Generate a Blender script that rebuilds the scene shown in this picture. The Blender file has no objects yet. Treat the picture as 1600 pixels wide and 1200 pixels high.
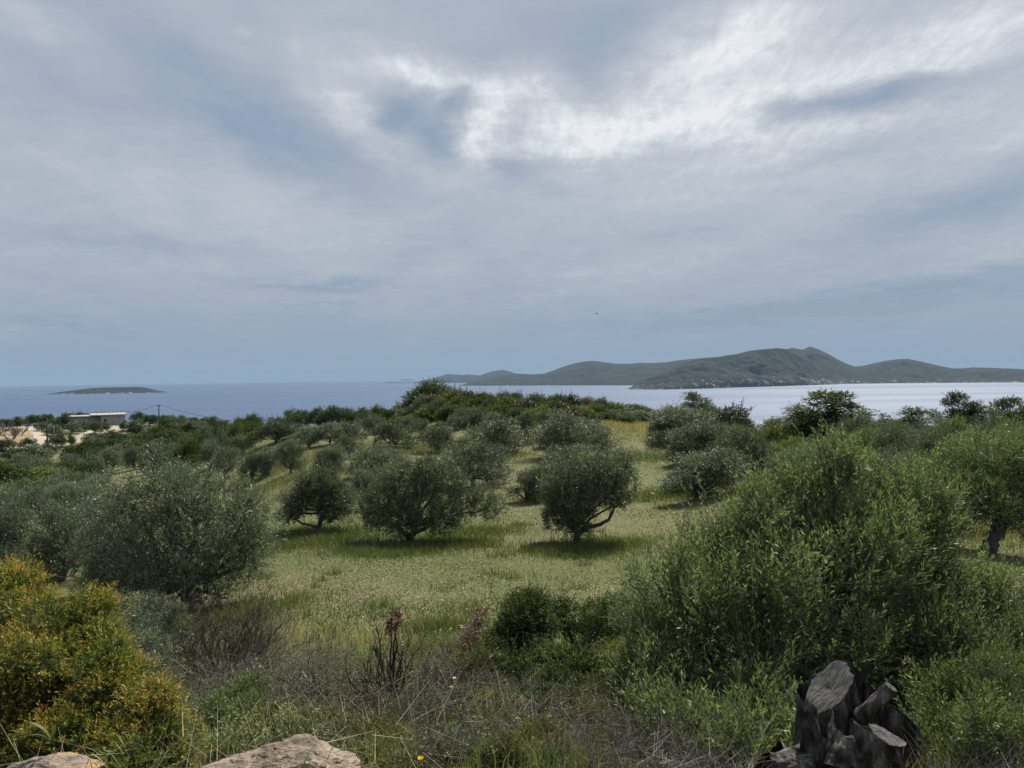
import bpy, math, random
import numpy as np
from mathutils import Vector, Matrix

S = bpy.context.scene
COL = S.collection
# ------------------------------------------------------------------ camera
CAMZ = 45.0
FPX = 1202.0
ROLL = math.radians(0.78)
PITCH = math.radians(0.50)
_F = np.array([0.0, math.cos(PITCH), -math.sin(PITCH)])
_U0 = np.array([0.0, math.sin(PITCH), math.cos(PITCH)])
_R0 = np.array([1.0, 0.0, 0.0])
_R = math.cos(ROLL) * _R0 - math.sin(ROLL) * _U0
_U = math.sin(ROLL) * _R0 + math.cos(ROLL) * _U0
cam_d = bpy.data.cameras.new('camera')
cam = bpy.data.objects.new('camera', cam_d)
COL.objects.link(cam)
cam_d.sensor_width = 36.0
cam_d.lens = 36.0 * FPX / 1600.0
cam_d.clip_start = 0.05
cam_d.clip_end = 80000.0
_m = Matrix.Identity(4)
for i in range(3):
    _m[i][0] = _R[i]; _m[i][1] = _U[i]; _m[i][2] = -_F[i]
_m[2][3] = CAMZ
cam.matrix_world = _m
S.camera = cam

def ray(px, py):
    return _F * FPX + _R * (px - 800.0) - _U * (py - 600.0)

def P(px, py, Y):
    d = ray(px, py)
    d = d * (Y / d[1])
    return np.array([d[0], d[1], d[2] + CAMZ])

# ------------------------------------------------------------------ render + light
S.view_settings.view_transform = 'Standard'
S.view_settings.look = 'None'
S.view_settings.gamma = 1.0
S.view_settings.exposure = 0.62
S.cycles.use_denoising = True
S.cycles.max_bounces = 6
S.cycles.diffuse_bounces = 3
S.cycles.glossy_bounces = 2
S.cycles.transmission_bounces = 3
S.cycles.volume_bounces = 0
S.cycles.caustics_reflective = False
S.cycles.caustics_refractive = False
S.cycles.sample_clamp_indirect = 4.0

SUN_EL = math.radians(50.0)
SUN_AZ = math.radians(27.0)          # to the right of the view direction (+Y)
sd = Vector((math.sin(SUN_AZ) * math.cos(SUN_EL), math.cos(SUN_AZ) * math.cos(SUN_EL), math.sin(SUN_EL)))
sun_d = bpy.data.lights.new('sun', 'SUN')
sun_d.energy = 5.0
sun_d.angle = math.radians(2.0)
sun_d.color = (1.0, 0.95, 0.87)
sun = bpy.data.objects.new('sun', sun_d)
COL.objects.link(sun)
sun.rotation_euler = (-sd).to_track_quat('-Z', 'Y').to_euler()

# ------------------------------------------------------------------ node helper
class NT:
    def __init__(self, tree):
        self.t = tree; self.n = tree.nodes; self.l = tree.links
        self.n.clear()
    def node(self, typ, **kw):
        nd = self.n.new(typ)
        for k, v in kw.items():
            setattr(nd, k, v)
        return nd
    def put(self, sock, v):
        if isinstance(v, bpy.types.NodeSocket):
            self.l.new(v, sock)
        elif v is not None:
            sock.default_value = v
    def math(self, op, a, b=None, c=None, clamp=False):
        nd = self.n.new('ShaderNodeMath'); nd.operation = op; nd.use_clamp = clamp
        self.put(nd.inputs[0], a)
        if b is not None: self.put(nd.inputs[1], b)
        if c is not None: self.put(nd.inputs[2], c)
        return nd.outputs[0]
    def noise(self, vec, scale, detail=4, rough=0.55, dist=0.0, dim='3D'):
        nd = self.n.new('ShaderNodeTexNoise'); nd.noise_dimensions = dim
        if vec is not None: self.l.new(vec, nd.inputs['Vector'])
        nd.inputs['Scale'].default_value = scale
        nd.inputs['Detail'].default_value = detail
        nd.inputs['Roughness'].default_value = rough
        nd.inputs['Distortion'].default_value = dist
        return nd
    def ramp(self, fac, stops, interp='LINEAR'):
        nd = self.n.new('ShaderNodeValToRGB'); nd.color_ramp.interpolation = interp
        e = nd.color_ramp.elements
        while len(e) > 1: e.remove(e[-1])
        e[0].position = stops[0][0]; e[0].color = (*stops[0][1], 1)
        for p, c in stops[1:]:
            x = e.new(p); x.color = (*c, 1)
        self.put(nd.inputs[0], fac)
        return nd.outputs[0]
    def mix(self, fac, a, b, mode='MIX'):
        nd = self.n.new('ShaderNodeMix'); nd.data_type = 'RGBA'; nd.blend_type = mode
        self.put(nd.inputs[0], fac)
        self.put(nd.inputs[6], a if isinstance(a, bpy.types.NodeSocket) else (*a, 1))
        self.put(nd.inputs[7], b if isinstance(b, bpy.types.NodeSocket) else (*b, 1))
        return nd.outputs[2]
    def mapping(self, vec, loc=(0,0,0), rot=(0,0,0), scale=(1,1,1), typ='POINT'):
        nd = self.n.new('ShaderNodeMapping'); nd.vector_type = typ
        self.l.new(vec, nd.inputs[0])
        nd.inputs['Location'].default_value = loc
        nd.inputs['Rotation'].default_value = rot
        nd.inputs['Scale'].default_value = scale
        return nd.outputs[0]
    def vmath(self, op, a, b=None):
        nd = self.n.new('ShaderNodeVectorMath'); nd.operation = op
        self.put(nd.inputs[0], a)
        if b is not None: self.put(nd.inputs[1], b)
        return nd.outputs[0]

def lin(r, g, b):
    f = lambda c: (c/255/12.92) if c/255 <= 0.04045 else ((c/255+0.055)/1.055)**2.4
    return (f(r), f(g), f(b))

# ------------------------------------------------------------------ world: sky texture under a veil of cloud
def build_world():
    w = bpy.data.worlds.new('World'); S.world = w; w.use_nodes = True
    T = NT(w.node_tree)
    out = T.node('ShaderNodeOutputWorld')
    bg = T.node('ShaderNodeBackground'); T.l.new(bg.outputs[0], out.inputs[0])
    sky = T.node('ShaderNodeTexSky'); sky.sky_type = 'NISHITA'; sky.sun_disc = False
    sky.sun_elevation = SUN_EL; sky.sun_rotation = SUN_AZ
    sky.air_density = 1.0; sky.dust_density = 1.5; sky.altitude = 50
    tc = T.node('ShaderNodeTexCoord')
    g = tc.outputs['Generated']
    sep = T.node('ShaderNodeSeparateXYZ'); T.l.new(g, sep.inputs[0])
    az = T.math('ARCTAN2', sep.outputs[0], sep.outputs[1])
    el = T.math('ARCSINE', sep.outputs[2])
    elc = T.math('MAXIMUM', el, 0.0)
    cmb = T.node('ShaderNodeCombineXYZ'); T.l.new(az, cmb.inputs[0]); T.l.new(el, cmb.inputs[1])
    ae = cmb.outputs[0]
    # cloud-plane coordinates (streaks flatten towards the horizon)
    den = T.math('ADD', T.math('MAXIMUM', sep.outputs[2], 0.0), 0.12)
    cp = T.node('ShaderNodeCombineXYZ')
    T.l.new(T.math('DIVIDE', sep.outputs[0], den), cp.inputs[0])
    T.l.new(T.math('DIVIDE', sep.outputs[1], den), cp.inputs[1])
    cpv = cp.outputs[0]
    rot = T.mapping(cpv, rot=(0, 0, math.radians(-28)), scale=(1, 1, 1))
    # warp for the authored masses
    n1 = T.noise(cpv, 1.6, 5, 0.6)
    n2 = T.noise(cpv, 7.0, 5, 0.65)
    off = T.vmath('SUBTRACT', n1.outputs['Color'], (0.5, 0.5, 0.5))
    off = T.vmath('MULTIPLY', off, (0.11, 0.065, 0))
    off2 = T.vmath('SUBTRACT', n2.outputs['Color'], (0.5, 0.5, 0.5))
    off2 = T.vmath('MULTIPLY', off2, (0.055, 0.040, 0))
    wv = T.vmath('ADD', T.vmath('ADD', ae, off), off2)
    acc = None
    def add(v):
        nonlocal acc
        acc = v if acc is None else T.math('ADD', acc, v)
    blobs = [  # px, py, rx, ry, image slope deg (up to the right +), amplitude
        (1230, 160, 480, 210, 8, 0.15), (1190, 40, 380, 60, 12, 0.12), (1090, 110, 270, 95, 24, 0.24), (1480, 230, 300, 120, 8, 0.06), (1180, 260, 380, 60, 6, 0.07), (1130, 70, 150, 40, 20, 0.16), (1480, 75, 330, 85, 14, 0.34), (1010, 205, 330, 36, 10, 0.30),
        (845, 140, 55, 80, 60, 0.34), (870, 200, 120, 40, -10, 0.2), (1200, 130, 260, 50, 14, 0.10), (860, 235, 180, 60, 5, 0.16), (1150, 205, 170, 30, 3, 0.12),
        (670, 108, 160, 38, -8, 0.46), (758, 190, 48, 110, -20, 0.50), (535, 165, 60, 130, 40, 0.24), (600, 225, 120, 40, -35, 0.12),
        (615, 180, 80, 55, 10, -0.34), (695, 222, 58, 45, -10, -0.30), (712, 145, 34, 42, 0, -0.30), (790, 272, 95, 22, 3, -0.26),
        (1365, 146, 175, 34, 0, -0.62), (1320, 238, 190, 26, 3, -0.14), (1540, 190, 120, 60, 0, 0.10), (1240, 165, 90, 20, 14, -0.12),
        (390, 185, 300, 70, -28, -0.30), (560, 235, 140, 40, -28, -0.16), (930, 95, 120, 60, 35, -0.16), (930, 30, 170, 50, 10, -0.14), (60, 40, 130, 60, -25, 0.14),
        (320, 140, 110, 24, -20, 0.10), (130, 120, 200, 45, -18, -0.10), (800, 60, 80, 80, 0, -0.03),
        (1560, 290, 220, 70, 8, -0.18), (1470, 335, 240, 40, 8, -0.14), (220, 385, 240, 34, -3, -0.14), (480, 448, 190, 15, -1, -0.22), (640, 400, 130, 36, 30, -0.10),
        (500, 484, 80, 7, 0, -0.12), (100, 505, 160, 14, -4, -0.12),
        (1450, 452, 420, 30, 6, -0.30), (1230, 492, 480, 22, 2, -0.26), (1580, 395, 260, 26, 8, 0.05), (1500, 441, 220, 9, 4, 0.14),
        (905, 435, 60, 12, 5, 0.12), (850, 468, 120, 9, 6, 0.09), (1040, 420, 180, 22, 14, 0.05), (1060, 370, 150, 30, 10, -0.06),
        (10, 522, 60, 12, 0, 0.12), (1180, 508, 120, 7, 0, 0.09), (1040, 535, 150, 6, 0, 0.06), (620, 459, 100, 4, 0, 0.08),
        (1300, 330, 400, 60, 9, 0.03), (250, 290, 380, 90, -15, 0.08), (560, 330, 300, 80, -10, 0.05), (1050, 290, 260, 50, 5, 0.03),
        (385, 40, 20, 10, 0, 0.10), (470, 65, 30, 12, -30, 0.08),
    ]
    for (px, py, rx, ry, ang, amp) in blobs:
        d = ray(px, py); d = d / np.linalg.norm(d)
        a = math.atan2(d[0], d[1]); e = math.asin(d[2])
        ca = math.cos(a)
        mp = T.mapping(wv, loc=(a, e, 0), rot=(0, 0, math.radians(ang)),
                       scale=(rx / FPX * (0.55 + 0.45 * ca) * 1.35, ry / FPX * ca * 1.35, 1), typ='TEXTURE')
        gr = T.node('ShaderNodeTexGradient', gradient_type='QUADRATIC_SPHERE')
        T.l.new(mp, gr.inputs[0])
        s = T.math('MULTIPLY', gr.outputs[1], 1.5)
        add(T.math('MULTIPLY', T.math('MINIMUM', s, 1.0), amp))
    fine = T.noise(rot, 5.0, 7, 0.68, 0.4)
    fine2 = T.noise(T.mapping(cpv, rot=(0, 0, math.radians(35)), scale=(1.0, 0.35, 1)), 1.3, 6, 0.6, 0.6)
    fib = T.noise(T.mapping(cpv, rot=(0, 0, math.radians(20)), scale=(0.35, 1.6, 1)), 4.5, 8, 0.72, 1.2)
    fibm = T.math('MULTIPLY', T.math('SUBTRACT', fib.outputs[0], 0.5), T.math('ADD', T.math('MULTIPLY', T.math('MAXIMUM', acc, 0.0), 0.7), 0.10))
    acc = T.math('ADD', acc, fibm)
    f1 = T.math('MULTIPLY', T.math('SUBTRACT', fine.outputs[0], 0.5), 0.24)
    f2 = T.math('MULTIPLY', T.math('SUBTRACT', fine2.outputs[0], 0.5), 0.34)
    # ripple detail that only shows in the bright masses
    rip = T.noise(T.mapping(cpv, rot=(0, 0, math.radians(-55)), scale=(1, 0.4, 1)), 26.0, 4, 0.6, 0.3)
    ripm = T.math('MULTIPLY', T.math('SUBTRACT', rip.outputs[0], 0.5), T.math('MULTIPLY', T.math('MAXIMUM', acc, 0.0), 1.5))
    # elevation trend: greyer and brighter higher up
    tr = T.node('ShaderNodeMapRange', clamp=True); T.l.new(elc, tr.inputs[0])
    tr.inputs[1].default_value = 0.02; tr.inputs[2].default_value = 0.14
    tr.inputs[3].default_value = 0.12; tr.inputs[4].default_value = 0.40
    Bv = T.math('ADD', T.math('ADD', acc, tr.outputs[0]), T.math('ADD', T.math('ADD', f1, f2), ripm))
    Bv = T.math('ADD', T.math('MULTIPLY', Bv, 0.95), 0.03)
    lowfade = T.node('ShaderNodeMapRange', clamp=True); T.l.new(elc, lowfade.inputs[0])
    lowfade.inputs[1].default_value = 0.0; lowfade.inputs[2].default_value = 0.09
    lowfade.inputs[3].default_value = 0.0; lowfade.inputs[4].default_value = 1.0
    cloud = T.ramp(Bv, [(0.0, lin(136, 154, 178)), (0.16, lin(147, 164, 186)), (0.38, lin(168, 177, 191)), (0.60, lin(190, 197, 206)), (0.82, lin(217, 222, 228)), (1.0, lin(234, 237, 240))])
    # clear air shows as the physical sky, mostly low down and in the gaps
    skyc = T.mix(1.0, sky.outputs[0], (0.055, 0.055, 0.055), 'MULTIPLY')
    cov = T.node('ShaderNodeMapRange', clamp=True); T.l.new(Bv, cov.inputs[0])
    cov.inputs[1].default_value = -0.1; cov.inputs[2].default_value = 0.35
    cov.inputs[3].default_value = 0.78; cov.inputs[4].default_value = 0.97
    c1 = T.mix(cov.outputs[0], skyc, cloud)
    low = T.mix(lowfade.outputs[0], lin(148, 166, 184), c1)
    # overhead veil (outside the photograph) is thick and bright round the sun
    T.l.new(low, bg.inputs[0])
    bg.inputs[1].default_value = 0.675
    try:
        w.cycles.sampling_method = 'MANUAL'; w.cycles.sample_map_resolution = 512
    except Exception: pass
build_world()

# ------------------------------------------------------------------ mesh building
class MB:
    """collects quads as numpy arrays; build() links ONE object"""
    def __init__(self):
        self.V = []; self.Q = []; self.C = []; self.M = []; self.n = 0
    def add(self, v, q, c=0.5, m=0):
        v = np.asarray(v, float).reshape(-1, 3); q = np.asarray(q, int).reshape(-1, 4)
        self.V.append(v); self.Q.append(q + self.n); self.n += len(v)
        self.C.append(np.broadcast_to(np.asarray(c, float), (len(q),)).copy())
        self.M.append(np.full(len(q), m, int))
    def mesh(self, name, mats, smooth=False):
        v = np.concatenate(self.V); q = np.concatenate(self.Q); c = np.concatenate(self.C); m = np.concatenate(self.M)
        me = bpy.data.meshes.new(name)
        me.vertices.add(len(v)); me.vertices.foreach_set('co', v.astype(np.float32).ravel())
        me.loops.add(len(q) * 4); me.loops.foreach_set('vertex_index', q.astype(np.int32).ravel())
        me.polygons.add(len(q)); me.polygons.foreach_set('loop_start', (np.arange(len(q)) * 4).astype(np.int32))
        if len(mats) > 1: me.polygons.foreach_set('material_index', m.astype(np.int32))
        me.polygons.foreach_set('use_smooth', np.full(len(q), bool(smooth)))
        at = me.attributes.new('tone', 'FLOAT', 'FACE')
        at.data.foreach_set('value', np.clip(c, 0, 1).astype(np.float32))
        me.update(calc_edges=True)
        for mm in mats: me.materials.append(mm)
        return me
    def build(self, name, mats, parent=None, smooth=False):
        if not isinstance(mats, (list, tuple)): mats = [mats]
        o = bpy.data.objects.new(name, self.mesh(name, mats, smooth))
        COL.objects.link(o)
        if parent is not None: o.parent = parent
        return o

def tag(o, label=None, cat=None, group=None, kind=None):
    if label: o['label'] = label
    if cat: o['category'] = cat
    if group: o['group'] = group
    if kind: o['kind'] = kind
    return o

def empty(name, loc, label=None, cat=None, group=None, rz=0.0):
    o = bpy.data.objects.new(name, None); COL.objects.link(o)
    o.empty_display_size = 0.2
    o.location = loc; o.rotation_euler = (0, 0, rz)
    return tag(o, label, cat, group)

def nrm(a):
    return a / np.maximum(np.linalg.norm(a, axis=-1, keepdims=True), 1e-9)

class Noise:
    def __init__(self, seed, scale=1.0, octaves=3, dims=3):
        r = np.random.RandomState(seed)
        ks = []; ph = []; am = []
        for o in range(octaves):
            for j in range(7):
                d = nrm(r.normal(size=dims))
                ks.append(d * scale * (2.0 ** o) * r.uniform(0.7, 1.35)); ph.append(r.uniform(0, 6.28)); am.append(0.6 ** o)
        self.k = np.array(ks); self.p = np.array(ph); self.a = np.array(am) / (np.sum(np.array(am)**2) ** 0.5)
    def __call__(self, x):
        x = np.asarray(x, float)
        return np.sin(x @ self.k.T + self.p) @ self.a * 0.8      # about -1..1 (rms ~0.57)

def tube(path, radii, seg=6, rough=0.0, rs=None, cap=True):
    path = np.asarray(path, float); n = len(path)
    radii = np.broadcast_to(np.asarray(radii, float), (n,))
    t = nrm(np.gradient(path, axis=0))
    ref = np.array([0, 0, 1.0]) if abs(t[0][2]) < 0.9 else np.array([1.0, 0, 0])
    V = []
    a = np.arange(seg) / seg * 2 * math.pi
    u = nrm(np.cross(t[0], ref)[None])[0]
    for i in range(n):
        u = u - t[i] * np.dot(u, t[i]); u = u / max(np.linalg.norm(u), 1e-9)
        w = np.cross(t[i], u)
        r = radii[i] * (1 + (rs.uniform(-rough, rough, seg) if rough and rs is not None else 0))
        r = np.broadcast_to(r, (seg,))
        V.append(path[i] + np.cos(a)[:, None] * u * r[:, None] + np.sin(a)[:, None] * w * r[:, None])
    V = np.concatenate(V)
    Q = []
    for i in range(n - 1):
        for j in range(seg):
            k = (j + 1) % seg
            Q.append((i*seg+j, i*seg+k, (i+1)*seg+k, (i+1)*seg+j))
    return V, np.array(Q)

def wig(rs, a, b, n=6, amp=0.12, sag=0.0):
    a = np.asarray(a, float); b = np.asarray(b, float)
    L = np.linalg.norm(b - a)
    t = np.linspace(0, 1, n)[:, None]
    p = a + (b - a) * t
    off = np.cumsum(rs.normal(size=(n, 3)), axis=0) * amp * L / n
    off -= off[0] + (off[-1] - off[0]) * t
    p += off
    p[:, 2] += sag * L * np.sin(t[:, 0] * math.pi)
    return p

def sticks(P0, D, L, W, c):
    """vectorised thin three-sided sticks from P0 along D (unit) with length L, width W"""
    n = len(P0)
    ref = np.where(np.abs(D[:, 2:3]) < 0.9, np.array([[0, 0, 1.0]]), np.array([[1.0, 0, 0]]))
    u = nrm(np.cross(D, ref)); w = np.cross(D, u)
    V = np.zeros((n, 6, 3)); L = np.asarray(L).reshape(-1, 1); W = np.asarray(W).reshape(-1, 1)
    for j in range(3):
        a = j * 2.0944
        o = (u * math.cos(a) + w * math.sin(a)) * W * 0.5
        V[:, j] = P0 + o; V[:, 3 + j] = P0 + D * L + o * 0.35
    base = (np.arange(n) * 6)[:, None, None]
    q = np.array([[0, 1, 4, 3], [1, 2, 5, 4], [2, 0, 3, 5]])[None]
    return V.reshape(-1, 3), (base + q).reshape(-1, 4), np.repeat(c, 3) if np.ndim(c) else c

def leaves(P0, D, N, L, W, mid=0.5, fold=0.0):
    """diamond leaves: base P0, direction D, face normal about N"""
    n = len(P0)
    s = nrm(np.cross(D, N)); L = np.asarray(L).reshape(-1, 1); W = np.asarray(W).reshape(-1, 1)
    V = np.zeros((n, 4, 3))
    m = P0 + D * L * mid
    nn = np.cross(s, D)
    V[:, 0] = P0; V[:, 1] = m + s * W * 0.5 + nn * W * fold; V[:, 2] = P0 + D * L; V[:, 3] = m - s * W * 0.5 + nn * W * fold
    return V.reshape(-1, 3), np.arange(n * 4).reshape(-1, 4)

def crown(rs, lobes, n, spr, nl, ll, lw, out=0.8, up=0.5, jit=0.5, shell=(0.62, 1.05), lumpy=0.22, stems=None, spread=0.75, tipc=0.0, mb=None, seed=1, stem_w=0.004, flat=0.0, cutz=None, sub=7, subr=(0.30, 0.50), tip_shade=0.0, gap=0.22):
    """lobes: (x,y,z,rx,ry,rz). n sprigs of nl leaves. returns MB (mat 0 leaves, mat 1 twigs)"""
    lobes = np.asarray(lobes, float); mb = mb or MB(); pR = lobes[:, 3].mean()
    if sub:
        L2 = []
        for l in lobes:
            ds = nrm(rs.normal(size=(sub, 3)) + np.array([0, 0, 0.25]))
            for k in range(sub):
                f = rs.uniform(*subr)
                c_ = l[:3] + ds[k] * l[3:] * rs.uniform(0.55, 0.92)
                L2.append((*c_, *(l[3:] * f)))
            L2.append((*l[:3], *(l[3:] * 0.6)))
        lobes = np.array(L2)
    ar = (lobes[:, 3] * lobes[:, 4] + lobes[:, 4] * lobes[:, 5] + lobes[:, 3] * lobes[:, 5]); ar = ar / ar.sum()
    li = rs.choice(len(lobes), size=n, p=ar)
    d = nrm(rs.normal(size=(n, 3)))
    rr = shell[0] + (shell[1] - shell[0]) * rs.uniform(size=n) ** 0.55
    lump = Noise(seed + 77, 3.2, 3)
    rr = rr * (1 + lumpy * lump(d + li[:, None] * 1.7))
    c = lobes[li, :3]; R = lobes[li, 3:]
    p = c + d * R * rr[:, None]
    # drop sprigs buried deep in another lobe
    keep = np.ones(n, bool)
    for k in range(len(lobes)):
        q = (p - lobes[k, :3]) / lobes[k, 3:]
        dd = np.linalg.norm(q, axis=1)
        keep &= ~((dd < 0.62) & (li != k) & (rs.uniform(size=n) < 0.85))
    if sub and gap: keep &= (Noise(seed + 31, 5.2 / max(pR, 0.05), 2)(p) > -gap) | (rs.uniform(size=n) < 0.12)
    if cutz is not None: keep &= p[:, 2] > cutz
    p = p[keep]; d = d[keep]; li = li[keep]; n = len(p)
    ax = nrm(d * out + np.array([0, 0, up]) + rs.normal(size=(n, 3)) * jit * 0.6)
    patch = Noise(seed + 5, 0.9 / max(0.05, lobes[:, 3].mean()), 2)(p) * 0.5
    L = spr * rs.uniform(0.6, 1.3, n)
    for j in range(nl):
        t = (j + rs.uniform(0, 0.6, n)) / nl
        b = p + ax * (L * t)[:, None]
        lat = nrm(np.cross(ax, rs.normal(size=(n, 3))))
        dr = nrm(ax * (1.05 - spread * 0.5 + t[:, None] * 0.5) + lat * spread)
        N = nrm(rs.normal(size=(n, 3)) + np.array([0, 0, flat]))
        V, Q = leaves(b, dr, N, ll * rs.uniform(0.7, 1.2, n), lw * rs.uniform(0.75, 1.2, n))
        cc = 0.5 + patch * 0.35 + tip_shade * (d[:, 2] * 0.6 + 0.1) + rs.normal(size=n) * 0.20 + tipc * (t - 0.4)  # upward-facing sprigs toned up: tip colour plus some underside shading painted in
        mb.add(V, Q, cc, 0)
    if stems:
        V, Q, C = sticks(p - ax * L[:, None] * 0.6, ax, L * 1.5, np.full(n, stem_w), rs.uniform(0.2, 0.8, n))
        mb.add(V, Q, C, 1)
    return mb

# ------------------------------------------------------------------ materials
MATS = {}
def leaf_mat(name, stops, under=None, trans=0.28, rough=0.5, spec=0.35, hue=0.10, tc=(1.25, 1.35, 0.6)):
    m = bpy.data.materials.new(name); m.use_nodes = True; T = NT(m.node_tree)
    out = T.node('ShaderNodeOutputMaterial')
    at = T.node('ShaderNodeAttribute', attribute_name='tone')
    oi = T.node('ShaderNodeObjectInfo')
    v = T.math('ADD', at.outputs['Fac'], T.math('MULTIPLY', T.math('SUBTRACT', oi.outputs['Random'], 0.5), hue * 2))
    k = len(stops)
    col = T.ramp(v, [(i / (k - 1), s) for i, s in enumerate(stops)])
    if under is not None:
        ge = T.node('ShaderNodeNewGeometry')
        col = T.mix(T.math('MULTIPLY', ge.outputs['Backfacing'], 0.75), col, under)
    pr = T.node('ShaderNodeBsdfPrincipled'); T.l.new(col, pr.inputs['Base Color'])
    pr.inputs['Roughness'].default_value = rough; pr.inputs['Specular IOR Level'].default_value = spec
    tr = T.node('ShaderNodeBsdfTranslucent')
    tcol = T.mix(1.0, col, tc, 'MULTIPLY'); T.l.new(tcol, tr.inputs[0])
    mx = T.node('ShaderNodeMixShader'); mx.inputs[0].default_value = trans
    T.l.new(pr.outputs[0], mx.inputs[1]); T.l.new(tr.outputs[0], mx.inputs[2]); T.l.new(mx.outputs[0], out.inputs[0])
    MATS[name] = m; return m

def surf_mat(name, stops, scale=4.0, rough=0.85, bump=0.4, bscale=None, dist=0.02, detail=6, spec=0.3, stretch=(1,1,1), contrast=1.0, attr=False):
    m = bpy.data.materials.new(name); m.use_nodes = True; T = NT(m.node_tree)
    out = T.node('ShaderNodeOutputMaterial')
    tc = T.node('ShaderNodeTexCoord'); vec = T.mapping(tc.outputs['Object'], scale=stretch)
    n = T.noise(vec, scale, detail, 0.62)
    f = T.math('ADD', T.math('MULTIPLY', T.math('SUBTRACT', n.outputs[0], 0.5), 1.8 * contrast), 0.5)
    if attr:
        at = T.node('ShaderNodeAttribute', attribute_name='tone')
        f = T.math('ADD', f, T.math('SUBTRACT', at.outputs['Fac'], 0.5))
    k = len(stops)
    col = T.ramp(f, [(i / (k - 1), s) for i, s in enumerate(stops)])
    pr = T.node('ShaderNodeBsdfPrincipled'); T.l.new(col, pr.inputs['Base Color'])
    pr.inputs['Roughness'].default_value = rough; pr.inputs['Specular IOR Level'].default_value = spec
    if bump:
        b = T.node('ShaderNodeBump'); b.inputs['Strength'].default_value = bump; b.inputs['Distance'].default_value = dist
        n2 = T.noise(vec, bscale or scale * 3, 6, 0.65)
        T.l.new(n2.outputs[0], b.inputs['Height']); T.l.new(b.outputs[0], pr.inputs['Normal'])
    T.l.new(pr.outputs[0], out.inputs[0])
    MATS[name] = m; return m

leaf_mat('olive_leaf', [(0.014, 0.026, 0.011), (0.048, 0.070, 0.029), (0.105, 0.134, 0.064), (0.26, 0.29, 0.18)], under=(0.12, 0.14, 0.10), trans=0.24, rough=0.5, spec=0.25, tc=(1.1, 1.2, 0.7))
leaf_mat('silver_leaf', [(0.014, 0.028, 0.012), (0.054, 0.080, 0.037), (0.12, 0.153, 0.084), (0.33, 0.36, 0.25)], under=(0.15, 0.18, 0.135), trans=0.22, rough=0.45, spec=0.3, tc=(1.1, 1.2, 0.7))
leaf_mat('bush_leaf', [(0.030, 0.052, 0.016), (0.078, 0.112, 0.045), (0.15, 0.190, 0.085), (0.30, 0.33, 0.20)], under=(0.13, 0.155, 0.085), trans=0.36, rough=0.5, spec=0.3, tc=(1.1, 1.25, 0.55))
leaf_mat('shrub_leaf', [(0.035, 0.05, 0.02), (0.085, 0.11, 0.04), (0.15, 0.175, 0.07), (0.24, 0.25, 0.12)], trans=0.3, rough=0.55, spec=0.25)
leaf_mat('dark_leaf', [(0.014, 0.028, 0.012), (0.034, 0.054, 0.022), (0.066, 0.092, 0.036), (0.15, 0.18, 0.085)], trans=0.30, rough=0.6, spec=0.12)
leaf_mat('scrub_leaf', [(0.020, 0.036, 0.009), (0.044, 0.066, 0.014), (0.078, 0.098, 0.020), (0.13, 0.135, 0.035)], trans=0.3, spec=0.12, hue=0.25)
leaf_mat('yellow_leaf', [(0.03, 0.06, 0.012), (0.07, 0.10, 0.018), (0.13, 0.155, 0.025), (0.2, 0.2, 0.04)], trans=0.28)
leaf_mat('brown_leaf', [(0.020, 0.022, 0.008), (0.045, 0.045, 0.012), (0.08, 0.068, 0.018), (0.12, 0.085, 0.03)], trans=0.15)
leaf_mat('mastic_leaf', [(0.022, 0.050, 0.012), (0.05, 0.09, 0.020), (0.085, 0.13, 0.026), (0.17, 0.19, 0.035), (0.32, 0.25, 0.055), (0.46, 0.22, 0.08)], trans=0.34, rough=0.5, spec=0.25)
leaf_mat('dead_leaf', [(0.07, 0.03, 0.022), (0.16, 0.075, 0.06), (0.26, 0.15, 0.12), (0.5, 0.4, 0.34)], trans=0.1, rough=0.7)
leaf_mat('garrigue_leaf', [(0.05, 0.055, 0.03), (0.09, 0.095, 0.035), (0.14, 0.125, 0.04), (0.24, 0.15, 0.03)], trans=0.2, rough=0.6)
leaf_mat('grass_blade', [(0.045, 0.072, 0.022), (0.10, 0.125, 0.044), (0.20, 0.180, 0.085), (0.36, 0.31, 0.18), (0.50, 0.45, 0.31)], trans=0.30, rough=0.6, spec=0.25)
leaf_mat('yellow_flower', [(0.5, 0.5, 0.02), (0.75, 0.6, 0.02)], trans=0.3)
leaf_mat('poppy_petal', [(0.75, 0.52, 0.005), (0.85, 0.62, 0.01)], trans=0.3)
leaf_mat('white_petal', [(0.7, 0.68, 0.68), (0.8, 0.8, 0.78)], trans=0.3)
surf_mat('olive_bark', [(0.03, 0.026, 0.022), (0.075, 0.066, 0.055), (0.15, 0.135, 0.115)], scale=9, bump=0.8, bscale=22, stretch=(1, 1, 0.3))
surf_mat('twig_bark', [(0.05, 0.045, 0.032), (0.13, 0.12, 0.085)], scale=9, bump=0, attr=True)
surf_mat('grey_twig', [(0.05, 0.042, 0.036), (0.13, 0.11, 0.10), (0.26, 0.235, 0.21)], scale=9, bump=0, attr=True)
surf_mat('dry_stalk', [(0.2, 0.16, 0.09), (0.38, 0.32, 0.2), (0.5, 0.46, 0.34)], scale=9, bump=0, attr=True)
surf_mat('brown_twig', [(0.025, 0.020, 0.016), (0.065, 0.052, 0.042), (0.15, 0.125, 0.10)], scale=9, bump=0, attr=True)
surf_mat('burnt_twig', [(0.006, 0.006, 0.006), (0.016, 0.015, 0.015), (0.04, 0.036, 0.036)], scale=9, bump=0, attr=True)
surf_mat('litter', [(0.05, 0.04, 0.035), (0.17, 0.15, 0.135), (0.36, 0.32, 0.29)], scale=6, bump=0, attr=True)
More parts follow.
